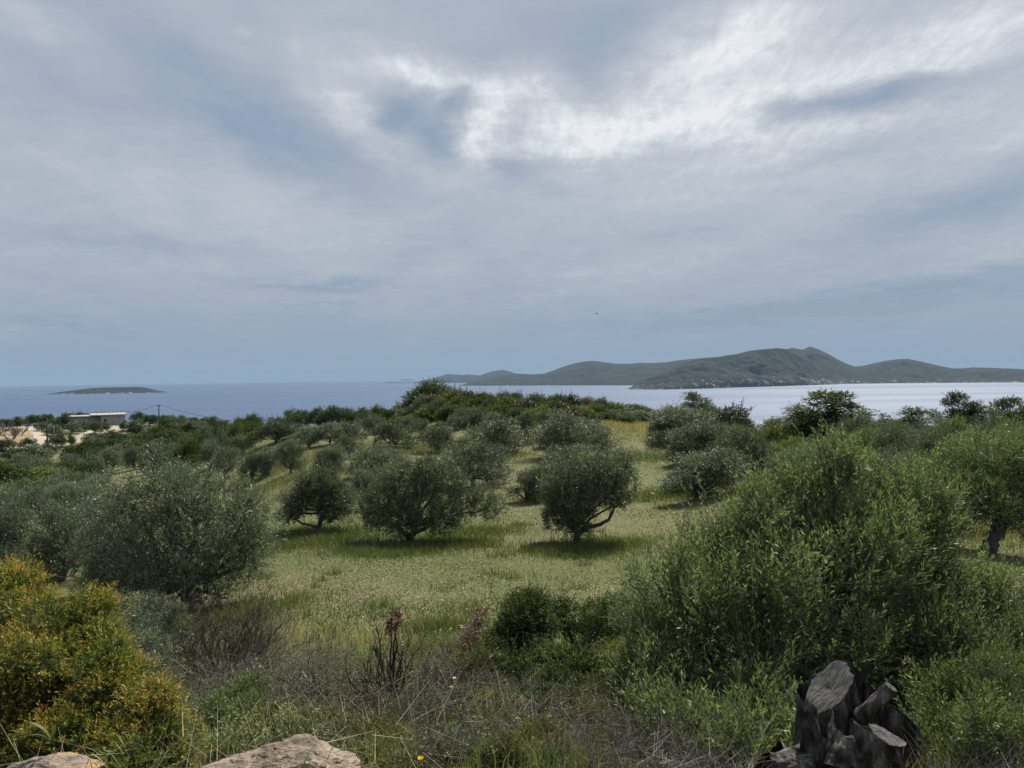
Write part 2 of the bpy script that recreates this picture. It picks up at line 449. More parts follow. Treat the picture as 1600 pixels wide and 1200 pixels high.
surf_mat('dirt', [(0.20, 0.155, 0.11), (0.33, 0.275, 0.21), (0.43, 0.38, 0.32)], scale=0.25, bump=0.3, bscale=2.0, dist=0.1)
surf_mat('bare_soil', [(0.13, 0.095, 0.05), (0.22, 0.165, 0.09), (0.30, 0.24, 0.15)], scale=0.2, bump=0.3, bscale=2.0, dist=0.1)
surf_mat('pole_wood', [(0.03, 0.02, 0.016), (0.06, 0.045, 0.036)], scale=5, bump=0.2)
surf_mat('cable', [(0.03, 0.03, 0.03), (0.04, 0.04, 0.04)], scale=5, bump=0)
surf_mat('concrete', [(0.22, 0.22, 0.22), (0.32, 0.315, 0.31), (0.42, 0.41, 0.40)], scale=0.8, bump=0.1)
surf_mat('panel_grey', [(0.30, 0.315, 0.335), (0.42, 0.43, 0.45)], scale=0.6, bump=0.1)
surf_mat('dark_opening', [(0.03, 0.03, 0.032), (0.045, 0.045, 0.05)], scale=0.6, bump=0)
surf_mat('white_paint', [(0.6, 0.6, 0.6), (0.75, 0.75, 0.74)], scale=0.6, bump=0)
surf_mat('green_net', [(0.03, 0.16, 0.09), (0.05, 0.24, 0.13)], scale=0.6, bump=0)
surf_mat('bird_feather', [(0.05, 0.05, 0.055), (0.08, 0.08, 0.085)], scale=5, bump=0)

# ------------------------------------------------------------------ terrain height
CTRL = []
def cpt(px, D, py=None, z=None):
    d = ray(px, 600.0)
    az = math.atan2(d[0], d[1])
    if z is None:
        d = ray(px, py); h = math.hypot(d[0], d[1]); z = d[2] / h * D
        az = math.atan2(d[0], d[1])
    CTRL.append((az, math.log(D), z))
for px in (-500, 300, 800, 1300, 2100):
    cpt(px, 0.4, z=-1.60); cpt(px, 1.5, z=-1.60); cpt(px, 3.0, z=-1.66)
for px, D, z in ((-400, 5, -2.1), (0, 5, -2.25), (400, 5, -2.35), (1330, 4.3, -2.15), (1900, 5, -2.2), (1300, 6.6, -2.75), (1900, 8, -3.0)):
    cpt(px, D, z=z)
for px, py, D in ((600, 1112, 7), (905, 1045, 9), (600, 1000, 11.5), (860, 960, 13.5), (600, 905, 19), (640, 850, 26), (905, 850, 26), (1050, 850, 25.5),
                  (480, 832, 29), (900, 780, 36), (600, 745, 45), (1000, 703, 60), (690, 704, 62), (612, 698, 64), (900, 650, 95), (740, 645, 98), (1000, 650, 93),
                  (600, 672, 85), (1100, 776, 36), (1300, 708, 52), (1520, 708, 52), (1590, 838, 20), (1545, 860, 17.5), (1590, 905, 13),
                  (450, 743, 50), (290, 965, 18), (100, 908, 24), (-20, 875, 29), (380, 765, 55), (300, 742, 76), (60, 768, 75), (0, 703, 185), (100, 700, 185),
                  (20, 690, 200), (30, 665, 245), (110, 690, 203), (170, 665, 240), (200, 661, 250), (249, 682, 200), (73, 701, 190), (300, 668, 262), (350, 674, 242),
                  (390, 692, 122), (120, 742, 108), (200, 725, 130), (300, 712, 140), (460, 670, 96), (600, 664, 103), (850, 648, 104), (700, 643, 108), (540, 664, 100)):
    cpt(px, D, py=py)
for px, D, z in ((-400, 25, -7), (-400, 75, -12), (-400, 190, -17), (-400, 300, -20), (50, 310, -19), (250, 310, -21), (400, 240, -24), (1900, 25, -5.6), (1900, 52, -5.8), (1900, 90, -10), (500, 130, -13),
                 (650, 135, -13), (800, 130, -12), (1000, 118, -11), (1300, 85, -9.5), (1550, 80, -9.5)):
    cpt(px, D, z=z)
for px in (600, 900, 1200, 1600, 2100):
    cpt(px, 190, z=-28); cpt(px, 300, z=-52)
for px in (-500, 0, 300, 600, 1000, 1500, 2100):
    cpt(px, 470, z=-60); cpt(px, 800, z=-62)
CA = np.array(CTRL)
AZS = 3.2
_c = np.stack([CA[:, 0] * AZS, CA[:, 1]], 1)
def _tps(r2): return np.where(r2 > 1e-12, 0.5 * r2 * np.log(np.maximum(r2, 1e-12)), 0.0)
_K = _tps(((_c[:, None] - _c[None]) ** 2).sum(-1)) + np.eye(len(_c)) * 0.01
_Pm = np.hstack([np.ones((len(_c), 1)), _c])
_A = np.block([[_K, _Pm], [_Pm.T, np.zeros((3, 3))]])
_w = np.linalg.solve(_A, np.concatenate([CA[:, 2], np.zeros(3)]))
_micro = Noise(11, 0.55, 3, 2); _micro2 = Noise(12, 0.09, 3, 2)
def ground_z(x, y):
    x = np.asarray(x, float); y = np.asarray(y, float)
    shp = x.shape; x = x.ravel(); y = y.ravel()
    r = np.maximum(np.hypot(x, y), 0.4)
    az = np.clip(np.arctan2(x, y), -0.82, 0.82)
    q = np.stack([az * AZS, np.log(r)], 1)
    z = np.empty(len(x))
    for i in range(0, len(x), 40000):
        qq = q[i:i+40000]
        r2 = ((qq[:, None] - _c[None]) ** 2).sum(-1)
        z[i:i+40000] = _tps(r2) @ _w[:len(_c)] + _w[len(_c)] + qq @ _w[len(_c)+1:]
    xy = np.stack([x, y], 1)
    z = z + _micro(xy) * 0.035 * np.clip((r - 2) / 6, 0, 1) + _micro2(xy) * np.clip(r * 0.0015, 0, 0.12)
    return (z + CAMZ).reshape(shp)

_D = np.exp(np.linspace(math.log(2.4), math.log(620), 900))
def hit(px, py, soft=True):
    """where the sight line of a photo pixel meets the terrain"""
    d = ray(px, py); h = math.hypot(d[0], d[1]); d = d / h
    xs = d[0] * _D; ys = d[1] * _D; zs = CAMZ + d[2] * _D
    g = ground_z(xs, ys)
    k = np.nonzero(zs < g)[0]
    if len(k) == 0:
        return hit(px, py + 2.0) if (py < 720 and soft) else None
    k = k[0]
    if k > 0:
        a = zs[k-1] - g[k-1]; b = g[k] - zs[k]; t = a / (a + b + 1e-9)
        D = _D[k-1] + (_D[k] - _D[k-1]) * t
    else: D = _D[0]
    return np.array([d[0] * D, d[1] * D, float(ground_z(d[0] * D, d[1] * D))])

def grid_obj(name, X, Y, Z, mats, kind=None, smooth=True, tone=0.5, wrap=False):
    r, c = X.shape
    mb = MB(); V = np.stack([X, Y, Z], -1).reshape(-1, 3)
    i, j = np.meshgrid(np.arange(r - 1), np.arange(c - 1), indexing='ij')
    a = i * c + j
    Q = np.stack([a, a + 1, a + c + 1, a + c], -1).reshape(-1, 4)
    mb.add(V, Q, tone); o = mb.build(name, mats, smooth=smooth)
    if kind: o['kind'] = kind
    return o

# ------------------------------------------------------------------ ground material
def ground_material():
    m = bpy.data.materials.new('meadow_ground'); m.use_nodes = True; T = NT(m.node_tree)
    out = T.node('ShaderNodeOutputMaterial'); pr = T.node('ShaderNodeBsdfPrincipled')
    tc = T.node('ShaderNodeTexCoord'); v = tc.outputs['Object']
    big = T.noise(v, 0.11, 5, 0.6, 0.5); mid = T.noise(v, 0.9, 6, 0.65, 0.3); fin = T.noise(v, 9.0, 6, 0.7); vf = T.noise(v, 45.0, 3, 0.7)
    g = T.ramp(T.math('ADD', T.math('MULTIPLY', fin.outputs[0], 0.6), T.math('MULTIPLY', vf.outputs[0], 0.4)),
               [(0.3, (0.030, 0.036, 0.014)), (0.5, (0.10, 0.115, 0.045)), (0.7, (0.18, 0.18, 0.085))])
    s = T.ramp(T.math('ADD', T.math('MULTIPLY', fin.outputs[0], 0.5), T.math('MULTIPLY', vf.outputs[0], 0.5)),
               [(0.3, (0.06, 0.045, 0.024)), (0.5, (0.19, 0.155, 0.085)), (0.7, (0.38, 0.32, 0.21))])
    f = T.ramp(T.math('ADD', T.math('MULTIPLY', big.outputs[0], 0.55), T.math('MULTIPLY', mid.outputs[0], 0.45)), [(0.45, (0, 0, 0)), (0.64, (0.85, 0.85, 0.85))])
    col = T.mix(f, g, s)
    # thin soil and grey litter close to the path edge, by distance from the standing place
    T.l.new(col, pr.inputs['Base Color']); pr.inputs['Roughness'].default_value = 0.95; pr.inputs['Specular IOR Level'].default_value = 0.1
    b = T.node('ShaderNodeBump'); b.inputs['Strength'].default_value = 0.9; b.inputs['Distance'].default_value = 0.06
    T.l.new(T.math('ADD', fin.outputs[0], T.math('MULTIPLY', vf.outputs[0], 0.5)), b.inputs['Height']); T.l.new(b.outputs[0], pr.inputs['Normal'])
    T.l.new(pr.outputs[0], out.inputs[0]); return m
M_ground = ground_material()

# polar sheet of land right round the camera, running down below the sea
az = np.linspace(-math.pi, math.pi, 481)
az = np.sign(az) * (np.abs(az) / math.pi) ** 1.5 * math.pi
rr = np.concatenate([[0.01], np.exp(np.linspace(math.log(0.5), math.log(800), 260))])
A, R_ = np.meshgrid(az, rr, indexing='ij')
X = R_ * np.sin(A); Y = R_ * np.cos(A); Z = ground_z(X, Y)
ground = grid_obj('ground', X[:, ::-1], Y[:, ::-1], Z[:, ::-1], M_ground, 'structure')

# ------------------------------------------------------------------ sea
def sea_material():
    m = bpy.data.materials.new('sea_water'); m.use_nodes = True; T = NT(m.node_tree)
    out = T.node('ShaderNodeOutputMaterial'); pr = T.node('ShaderNodeBsdfPrincipled')
    tc = T.node('ShaderNodeTexCoord'); v = tc.outputs['Object']
    n = T.noise(T.mapping(v, rot=(0, 0, 0.3), scale=(0.0006, 0.003, 1)), 1.0, 4, 0.5, 0.6)
    pr.inputs['Base Color'].default_value = (0.042, 0.078, 0.15, 1)
    T.l.new(T.ramp(n.outputs[0], [(0.35, (0.34, 0.34, 0.34)), (0.65, (0.48, 0.48, 0.48))]), pr.inputs['Roughness'])
    pr.inputs['IOR'].default_value = 1.33
    b = T.node('ShaderNodeBump'); b.inputs['Strength'].default_value = 0.55; b.inputs['Distance'].default_value = 3.0
    w = T.noise(T.mapping(v, rot=(0, 0, 0.35), scale=(0.010, 0.045, 1)), 1.0, 6, 0.6, 0.4)
    T.l.new(w.outputs[0], b.inputs['Height']); T.l.new(b.outputs[0], pr.inputs['Normal'])
    T.l.new(pr.outputs[0], out.inputs[0]); return m
SEA_R = 20000.0
mb = MB()
aa = np.linspace(0, 2 * math.pi, 97)[:-1]; rs_ = [60, 2000, 8000, SEA_R]
V = np.concatenate([np.stack([r * np.cos(aa), r * np.sin(aa), np.zeros(96)], 1) for r in rs_])
Q = [(i*96+j, (i+1)*96+j, (i+1)*96+(j+1) % 96, i*96+(j+1) % 96) for i in range(3) for j in range(96)]
mb.add(V, Q); sea = mb.build('sea', sea_material()); sea['kind'] = 'structure'

# ------------------------------------------------------------------ islands and headlands
def hill_material():
    m = bpy.data.materials.new('hill_scrub'); m.use_nodes = True; T = NT(m.node_tree)
    out = T.node('ShaderNodeOutputMaterial'); pr = T.node('ShaderNodeBsdfPrincipled')
    tc = T.node('ShaderNodeTexCoord'); v = tc.outputs['Object']
    n = T.noise(v, 0.008, 8, 0.7, 0.4); n2 = T.noise(v, 0.05, 5, 0.7)
    ge = T.node('ShaderNodeNewGeometry'); sp = T.node('ShaderNodeSeparateXYZ'); T.l.new(ge.outputs['True Normal'], sp.inputs[0])
    scrub = T.ramp(T.math('ADD', T.math('MULTIPLY', n.outputs[0], 0.6), T.math('MULTIPLY', n2.outputs[0], 0.4)),
                   [(0.36, (0.004, 0.007, 0.006)), (0.5, (0.009, 0.014, 0.011)), (0.62, (0.026, 0.032, 0.026))])
    rock = T.ramp(n2.outputs[0], [(0.40, (0.03, 0.03, 0.03)), (0.62, (0.26, 0.255, 0.25))])
    at = T.node('ShaderNodeAttribute', attribute_name='tone')
    rf = T.math('ADD', T.math('SUBTRACT', at.outputs['Fac'], 0.5), T.math('MULTIPLY', T.math('SUBTRACT', n2.outputs[0], 0.62), 3.0))
    f = T.ramp(rf, [(0.0, (0, 0, 0)), (0.35, (1, 1, 1))])
    T.l.new(T.mix(f, scrub, rock), pr.inputs['Base Color']); pr.inputs['Roughness'].default_value = 0.95; pr.inputs['Specular IOR Level'].default_value = 0.1
    b = T.node('ShaderNodeBump'); b.inputs['Strength'].default_value = 0.8; b.inputs['Distance'].default_value = 14.0
    T.l.new(n.outputs[0], b.inputs['Height']); T.l.new(b.outputs[0], pr.inputs['Normal'])
    T.l.new(pr.outputs[0], out.inputs[0]); return m
M_hill = hill_material()

def shore(px, py):
    d = ray(px, py); t = -CAMZ / d[2]; return d[0] * t, d[1] * t

def island(name, ridge, shore_pts, depth, seed, rocky=0.0, rough=0.12, gully=1.0, label=None, cat=None, cols=240, rows=46, rockx=None):
    """ridge: outline pixels (px, py). shore_pts: near shoreline pixels. depth: metres from shore to ridge"""
    ridge = np.array(ridge, float); sh = np.array(shore_pts, float)
    px = np.linspace(ridge[0, 0], ridge[-1, 0], cols)
    ry = np.interp(px, ridge[:, 0], ridge[:, 1]); sy = np.interp(px, sh[:, 0], sh[:, 1])
    nz = Noise(seed, 1.0, 5, 2)
    Xs = np.zeros((2 * rows, cols)); Ys = Xs.copy(); Zs = Xs.copy(); tone = np.zeros((2 * rows - 1, cols - 1))
    H = np.zeros(cols); D0 = np.zeros(cols); dirs = np.zeros((cols, 2)); DR = np.zeros(cols)
    for i in range(cols):
        d = ray(px[i], sy[i]); h = math.hypot(d[0], d[1]); t = -CAMZ / d[2]; D0[i] = t * h; dirs[i] = (d[0] / h, d[1] / h)
        r = ray(px[i], ry[i]); hr = math.hypot(r[0], r[1])
        dep = depth * min(1.0, max(0.05, (sy[i] - ry[i]) / 30.0) ** 0.7)
        DR[i] = D0[i] + dep
        H[i] = max(0.3, CAMZ + r[2] / hr * DR[i])
    for k in range(2 * rows):
        if k < rows:
            s = k / (rows - 1.0); D = D0 - 12 + (DR - D0 + 12) * s; prof = s ** 0.72 if rocky < 0.5 else np.minimum(1, s ** 0.55)
        else:
            s = 1 - (k - rows + 1) / float(rows); D = DR + (DR - D0 + 60) * (1 - s); prof = s ** 0.8
        x = dirs[:, 0] * D; y = dirs[:, 1] * D
        q = np.stack([x, y], 1)
        g = nz(q / 420.0) * 0.7 + np.abs(nz(q / 130.0)) * -0.6 * gully
        env = np.clip(s * (1 - s) * 4, 0, 1) if k < rows else s * 0.6 * (1 - s)
        top = (CAMZ + (H - CAMZ) * (D / DR)) if k < rows else H
        z = H * prof + g * H * rough * env * 2.2 - 4.0 * (1 - min(1, s * 12))
        # never rise above the outline seen from the photograph's height by more than a little
        z = np.minimum(z, np.maximum(H * 0.02, CAMZ + (H - CAMZ) * (D / DR)) - (1 - s) * H * 0.015) if k < rows else z
        Xs[k], Ys[k], Zs[k] = x, y, z
    if rocky:
        zz = Zs[:-1, :-1]; rx = np.interp(px[:-1], *(rockx or ([0, 1600], [1, 1])))
        tone = 0.5 + np.clip(1 - zz / (rocky * 42), -1, 1)[: , :] * 0.45 * rx[None]
        tone = np.where(zz < 4, 0.8, tone) 
    else:
        tone = np.where(Zs[:-1, :-1] < 3, 0.7, 0.15)
    o = grid_obj(name, Xs[:, ::-1], Ys[:, ::-1], Zs[:, ::-1], M_hill, 'structure', smooth=True, tone=tone[:, ::-1].ravel())
    return o

sh_main = [(560, 598.6), (716, 602.8), (900, 602.2), (1010, 602), (1100, 601.5), (1250, 600.5), (1300, 600.0), (1400, 598.6), (1600, 597.6), (1750, 596.6)]
sh_h1 = [(980, 608.4), (1040, 608.6), (1100, 607), (1150, 605.3), (1200, 604), (1250, 602.4), (1295, 600.8), (1340, 600)]
island('headland', [(981, 608), (988, 603.5), (997, 597), (1010, 590), (1030, 583.5), (1047, 577.5), (1058, 573), (1070, 567), (1085, 562), (1100, 560), (1120, 558.5), (1135, 555.3), (1150, 553.5), (1172, 548), (1195, 545.5), (1215, 543.8), (1232, 545.5), (1250, 552), (1266, 562), (1280, 574), (1290, 586), (1300, 597), (1310, 600)],
       sh_h1, 560, 3, rocky=1.0, rough=0.16, gully=1.8, cols=420, rows=60, rockx=([980, 1060, 1085, 1180, 1300], [0.1, 0.45, 0.9, 1.0, 0.9]))
island('hills', [(1160, 600), (1190, 560), (1220, 547), (1240, 543.5), (1255, 546.5), (1266, 541.2), (1280, 546), (1295, 553), (1310, 562), (1325, 569), (1337, 572.7), (1350, 571.5), (1365, 567.5), (1385, 563.5), (1405, 561), (1420, 560.8), (1440, 565), (1470, 572), (1488, 575.5), (1503, 575.5), (1520, 574), (1560, 575), (1600, 577), (1680, 580), (1750, 596)],
       sh_main, 800, 4, rocky=0.45, rough=0.15, gully=1.6, cols=420, rows=56, rockx=([1160, 1280, 1330, 1360, 1600], [1, 1, 0.9, 0.3, 0.1]))
island('hills', [(718, 602.5), (730, 598.5), (744, 595), (769, 591), (790, 586.5), (806, 583.8), (832, 584.8), (851, 583.6), (866, 578.5), (881, 572.5), (900, 567.3), (915, 564.5), (928, 563.8), (945, 566), (965, 568.5), (985, 568.3), (1000, 567), (1020, 567), (1040, 566), (1060, 563), (1080, 561), (1120, 557.5), (1150, 556), (1200, 560), (1260, 600)],
       sh_main, 1100, 5, rough=0.10, cols=380)
island('hills', [(636, 598.2), (650, 597), (665, 593.5), (680, 590), (694, 585.8), (700, 584.2), (712, 585), (722, 586), (730, 584.8), (740, 585.6), (750, 586.6), (760, 583), (768, 580.3), (778, 579), (787, 577.8), (797, 580.5), (808, 584), (840, 588), (900, 595)],
       [(600, 598.2), (900, 598.4)], 1500, 6, rough=0.06)
island('islet', [(598, 598.3), (604, 597.2), (611, 596.6), (618, 597.4), (630, 597.6), (645, 597.6), (655, 598.2)], [(590, 598.5), (660, 598.5)], 300, 7, rocky=1, rough=0.2, cols=60, rows=10)
lh_islet = island('islet', [(624, 594.2), (628, 593.0), (634, 592.6), (640, 592.8), (646, 593.2), (650, 594.4)], [(590, 594.6), (660, 594.6)], 200, 8, rocky=1, rough=0.2, cols=60, rows=10)
island('island', [(72, 615.5), (90, 613.0), (108, 610.8), (125, 608.7), (142, 606.6), (159, 605.6), (180, 605.1), (200, 604.7), (216, 604.3), (226, 605.5), (240, 608.6), (252, 611), (263, 612.6)],
       [(70, 616), (150, 615.3), (265, 613.2)], 500, 9, rough=0.12, rocky=0.12, cols=200)

# ------------------------------------------------------------------ haze
HZ = 21500.0
bpy_v = np.array([[x, y, z] for z in (-25.0, 250.0) for x, y in ((-HZ, -HZ), (HZ, -HZ), (HZ, HZ), (-HZ, HZ))])
mb = MB(); mb.add(bpy_v, [(0, 3, 2, 1), (4, 5, 6, 7), (0, 1, 5, 4), (1, 2, 6, 5), (2, 3, 7, 6), (3, 0, 4, 7)])
hm = bpy.data.materials.new('haze_air'); hm.use_nodes = True; T = NT(hm.node_tree)
out = T.node('ShaderNodeOutputMaterial'); pv = T.node('ShaderNodeVolumePrincipled')
pv.inputs['Color'].default_value = (0.34, 0.50, 0.68, 1); pv.inputs['Density'].default_value = 0.00006; pv.inputs['Anisotropy'].default_value = 0.0
T.l.new(pv.outputs[0], out.inputs['Volume'])
haze = mb.build('haze', hm); haze['kind'] = 'stuff'

# ------------------------------------------------------------------ tree and shrub templates
def olive_lobes(rs, w, h, n=9, low=0.22, dens=1.0):
    """clumpy mop: lobes over a dome w wide, h high, bottom at low*h"""
    L = []
    R = w / 2
    lean = rs.normal(size=2) * 0.16 * R; gap = rs.uniform(0, 6.28); asp = rs.uniform(0.8, 1.15)
    for i in range(n):
        a = i * 2.399 + rs.uniform(-0.4, 0.4)
        t = (i + 0.5) / n
        rad = R * 0.68 * math.sqrt(t) * rs.uniform(0.65, 1.15)
        lr = R * rs.uniform(0.26, 0.46)
        zc = h * (low + (1 - low) * (0.70 - 0.60 * t + rs.uniform(-0.12, 0.16)))
        if abs(((a - gap + 3.14) % 6.283) - 3.14) < 0.45 and t > 0.4: zc *= 0.75; lr *= 0.7
        L.append((rad * math.cos(a) * asp + lean[0] * zc / h, rad * math.sin(a) + lean[1] * zc / h, zc, lr, lr, lr * rs.uniform(0.75, 1.0) * min(1.25, h / w * 1.25)))
    L.append((0, 0, h * (low + (1 - low) * 0.42), R * 0.5, R * 0.5, h * (1 - low) * 0.38))
    return L

def tree_trunk(rs, lobes, h, low, rad=0.13, mb=None, seg=7, twigs=0, stems=1):
    mb = mb or MB()
    L = np.array(lobes)
    for s in range(stems):
        off = rs.normal(size=2) * (0.18 if stems > 1 else 0.02)
        fork = np.array([off[0] * 2.2 + rs.normal() * 0.12, off[1] * 2.2 + rs.normal() * 0.12, h * low * 1.05 + 0.12])
        p = wig(rs, (off[0], off[1], -0.25), fork, 7, 0.18)
        V, Q = tube(p, np.linspace(rad * 1.35, rad * 0.85, 7) * rs.uniform(0.9, 1.1, 7) / (1 + 0.35 * (stems - 1)), seg, 0.16, rs)
        mb.add(V, Q, 0.5)
        for k in range(s, len(L), stems):
            c = L[k, :3] + rs.normal(size=3) * 0.15 * L[k, 3]
            p = wig(rs, fork, c, 8, 0.28, -0.05)
            V, Q = tube(p, np.linspace(rad * 0.62, rad * 0.16, 8), 5, 0.12, rs)
            mb.add(V, Q, 0.5)
            for _ in range(twigs):
                e = L[k, :3] + nrm(rs.normal(size=(1, 3)))[0] * L[k, 3:] * 0.85
                st = p[rs.randint(4, 8)]
                V, Q = tube(wig(rs, st, e, 5, 0.25), np.linspace(rad * 0.17, rad * 0.05, 5), 4)
                mb.add(V, Q, 0.5)
    return mb

TPL = {}
def make_tpl(key, seed, w, h, n, spr, nl, ll, lw, low=0.22, nlobes=9, trunk=0.12, up=0.5, stems=1, twigs=0, lumpy=0.22, out=0.8):
    rs = np.random.RandomState(seed)
    lobes = olive_lobes(rs, w, h, nlobes, low)
    la = np.array(lobes)
    # keep the set inside w x h
    sx = max(np.abs(la[:, 0]).max() + la[:, 3].mean(), 1e-3) / (w / 2); sz = (la[:, 2] + la[:, 5]).max() / h
    la[:, :2] /= sx; la[:, 2] /= sz
    cr = crown(rs, la, n, spr, nl, ll, lw, up=up, seed=seed, lumpy=lumpy, out=out, tipc=0.22, cutz=0.02 if low < 0.1 else h * low * 0.6)
    cr = crown(rs, la, int(n * 0.20), spr, nl, ll * 1.1, lw * 1.25, up=0.2, out=0.3, seed=seed + 9, lumpy=0.2, shell=(0.15, 0.75), sub=0, cutz=0.05, mb=cr)
    if key in ('mid', 'midbush', 'far', 'farbush'): cr = crown(rs, la[la[:, 2] > h * 0.35], int(n * 0.035), spr * 1.9, nl * 2, ll * 0.95, lw, up=0.9, out=0.45, seed=seed + 4, lumpy=0.2, shell=(0.85, 1.1), sub=0, jit=0.35, tipc=0.2, mb=cr)
    cm = cr.mesh('crown', [MATS['olive_leaf']])
    tm = tree_trunk(rs, la, h, low, trunk, twigs=twigs, stems=stems).mesh('trunk', [MATS['olive_bark']], True)
    vv = np.concatenate(cr.V); w = np.percentile(np.abs(vv[:, :2]), 98.5) * 2 * 0.97; h = np.percentile(vv[:, 2], 99.3)
    TPL.setdefault(key, []).append((cm, tm, w, h))

for s in range(5):   # olives 25-60 m away
    make_tpl('mid', 100 + s, 4.0, 3.0, 7600, 0.24, 6, 0.085, 0.024, low=0.13, nlobes=9 + s % 4, stems=1 + s % 2, twigs=3, lumpy=0.3)
for s in range(4):   # leafy to the ground, 25-60 m
    make_tpl('midbush', 120 + s, 3.4, 2.6, 6500, 0.24, 6, 0.085, 0.024, low=0.04, nlobes=9, stems=2, lumpy=0.32)
for s in range(6):   # 55-110 m
    make_tpl('far', 140 + s, 4.0, 3.0, 3200, 0.30, 5, 0.15, 0.045, low=0.10, nlobes=8 + s % 4, stems=1 + s % 2, lumpy=0.3)
for s in range(4):
    make_tpl('farbush', 160 + s, 3.6, 2.4, 2600, 0.30, 5, 0.16, 0.055, low=0.03, nlobes=9, stems=2, lumpy=0.34)
for s in range(5):   # beyond 110 m
    make_tpl('vfar', 180 + s, 4.4, 3.4, 1200, 0.42, 4, 0.30, 0.12, low=0.14, nlobes=8, lumpy=0.3)
for s in range(4):   # upright, thin crowned trees against the water
    rs = np.random.RandomState(300 + s)
    lob = []
    for i in range(7):
        a = i * 2.4; z = 0.9 + i * 0.36
        lob.append((math.cos(a) * 0.42 * (1 - i * 0.06), math.sin(a) * 0.42, z, 0.46 - i * 0.02, 0.46 - i * 0.02, 0.42))
    lob.append((rs.normal() * 0.15, 0, 3.35, 0.34, 0.34, 0.36))
    lob += [(0.5, 0.2, 1.0, 0.5, 0.5, 0.5), (-0.5, -0.1, 0.9, 0.5, 0.5, 0.5), (0.55 * (-1) ** s, 0, 2.3, 0.4, 0.4, 0.45)]
    cr = crown(rs, lob, 3600, 0.24, 6, 0.12, 0.042, up=0.6, seed=300 + s, lumpy=0.35)
    vv = np.concatenate(cr.V)
    TPL.setdefault('tall', []).append((cr.mesh('crown', [MATS['olive_leaf']]), tree_trunk(rs, lob, 3.7, 0.2, 0.08, twigs=2).mesh('trunk', [MATS['olive_bark']], True), np.percentile(np.abs(vv[:, :2]), 98) * 2 * 0.85, np.percentile(vv[:, 2], 99.5)))
for s in range(3):   # thin lollipop saplings
    rs = np.random.RandomState(330 + s)
    lob = [(0.05, 0, 1.2, 0.3, 0.3, 0.4), (0, 0, 2.2, 0.36, 0.36, 0.42), (0.12, 0, 2.75, 0.28, 0.28, 0.32), (-0.2, 0.1, 1.75, 0.22, 0.22, 0.25), (0.25, -0.1, 1.5, 0.18, 0.18, 0.2)]
    cr = crown(rs, lob, 700, 0.22, 6, 0.11, 0.035, up=0.6, seed=330 + s, lumpy=0.4)
    TPL.setdefault('thin', []).append((cr.mesh('crown', [MATS['olive_leaf']]), tree_trunk(rs, lob, 3.0, 0.3, 0.045, twigs=2).mesh('trunk', [MATS['olive_bark']], True), 1.0, 3.1))

CNT = {}
RS = np.random.RandomState(5)
def place(name, tpl, loc, w, h, leaf, label, cat, group=None, rz=None, k=None, sink=0.0):
    T_ = TPL[tpl]; i = CNT.get(tpl, 0); CNT[tpl] = i + 1
    cm, tm, w0, h0 = T_[(i if k is None else k) % len(T_)]
    root = empty(name, (loc[0], loc[1], loc[2] - sink), label, cat, group, RS.uniform(0, 6.28) if rz is None else rz)
    root.scale = (w / w0, w / w0, h / h0)
    c = bpy.data.objects.new('crown', cm); COL.objects.link(c); c.parent = root
    c.material_slots[0].link = 'OBJECT'; c.material_slots[0].material = MATS[leaf]
    t = bpy.data.objects.new('trunk', tm); COL.objects.link(t); t.parent = root
    return root

def size_at(loc, px, ytop, wpx):
    d = math.hypot(loc[0], loc[1]); dep = loc[1]
    r = ray(px, ytop); h = CAMZ + r[2] / math.hypot(r[0], r[1]) * d - loc[2]
    return wpx / FPX * dep, h

def plant(px, ytop, ybase, wpx, name, tpl, leaf, label, cat=None, group=None, k=None, rz=None, lod=True):
    loc = hit(px, ybase)
    if loc is None: print('NO HIT', px, ybase, label); return None
    w, h = size_at(loc, px, ytop, wpx)
    w *= 1.19; h *= 1.04
    D = loc[1]
    if tpl == 'auto': tpl = 'mid' if D < 55 else 'far' if D < 115 else 'vfar'
    if tpl == 'autobush': tpl = 'midbush' if D < 55 else 'farbush'
    return place(name, tpl, loc, w, max(h, 0.35), leaf, label, cat or ('tree' if 'tree' in name else 'shrub'), group, rz, k)

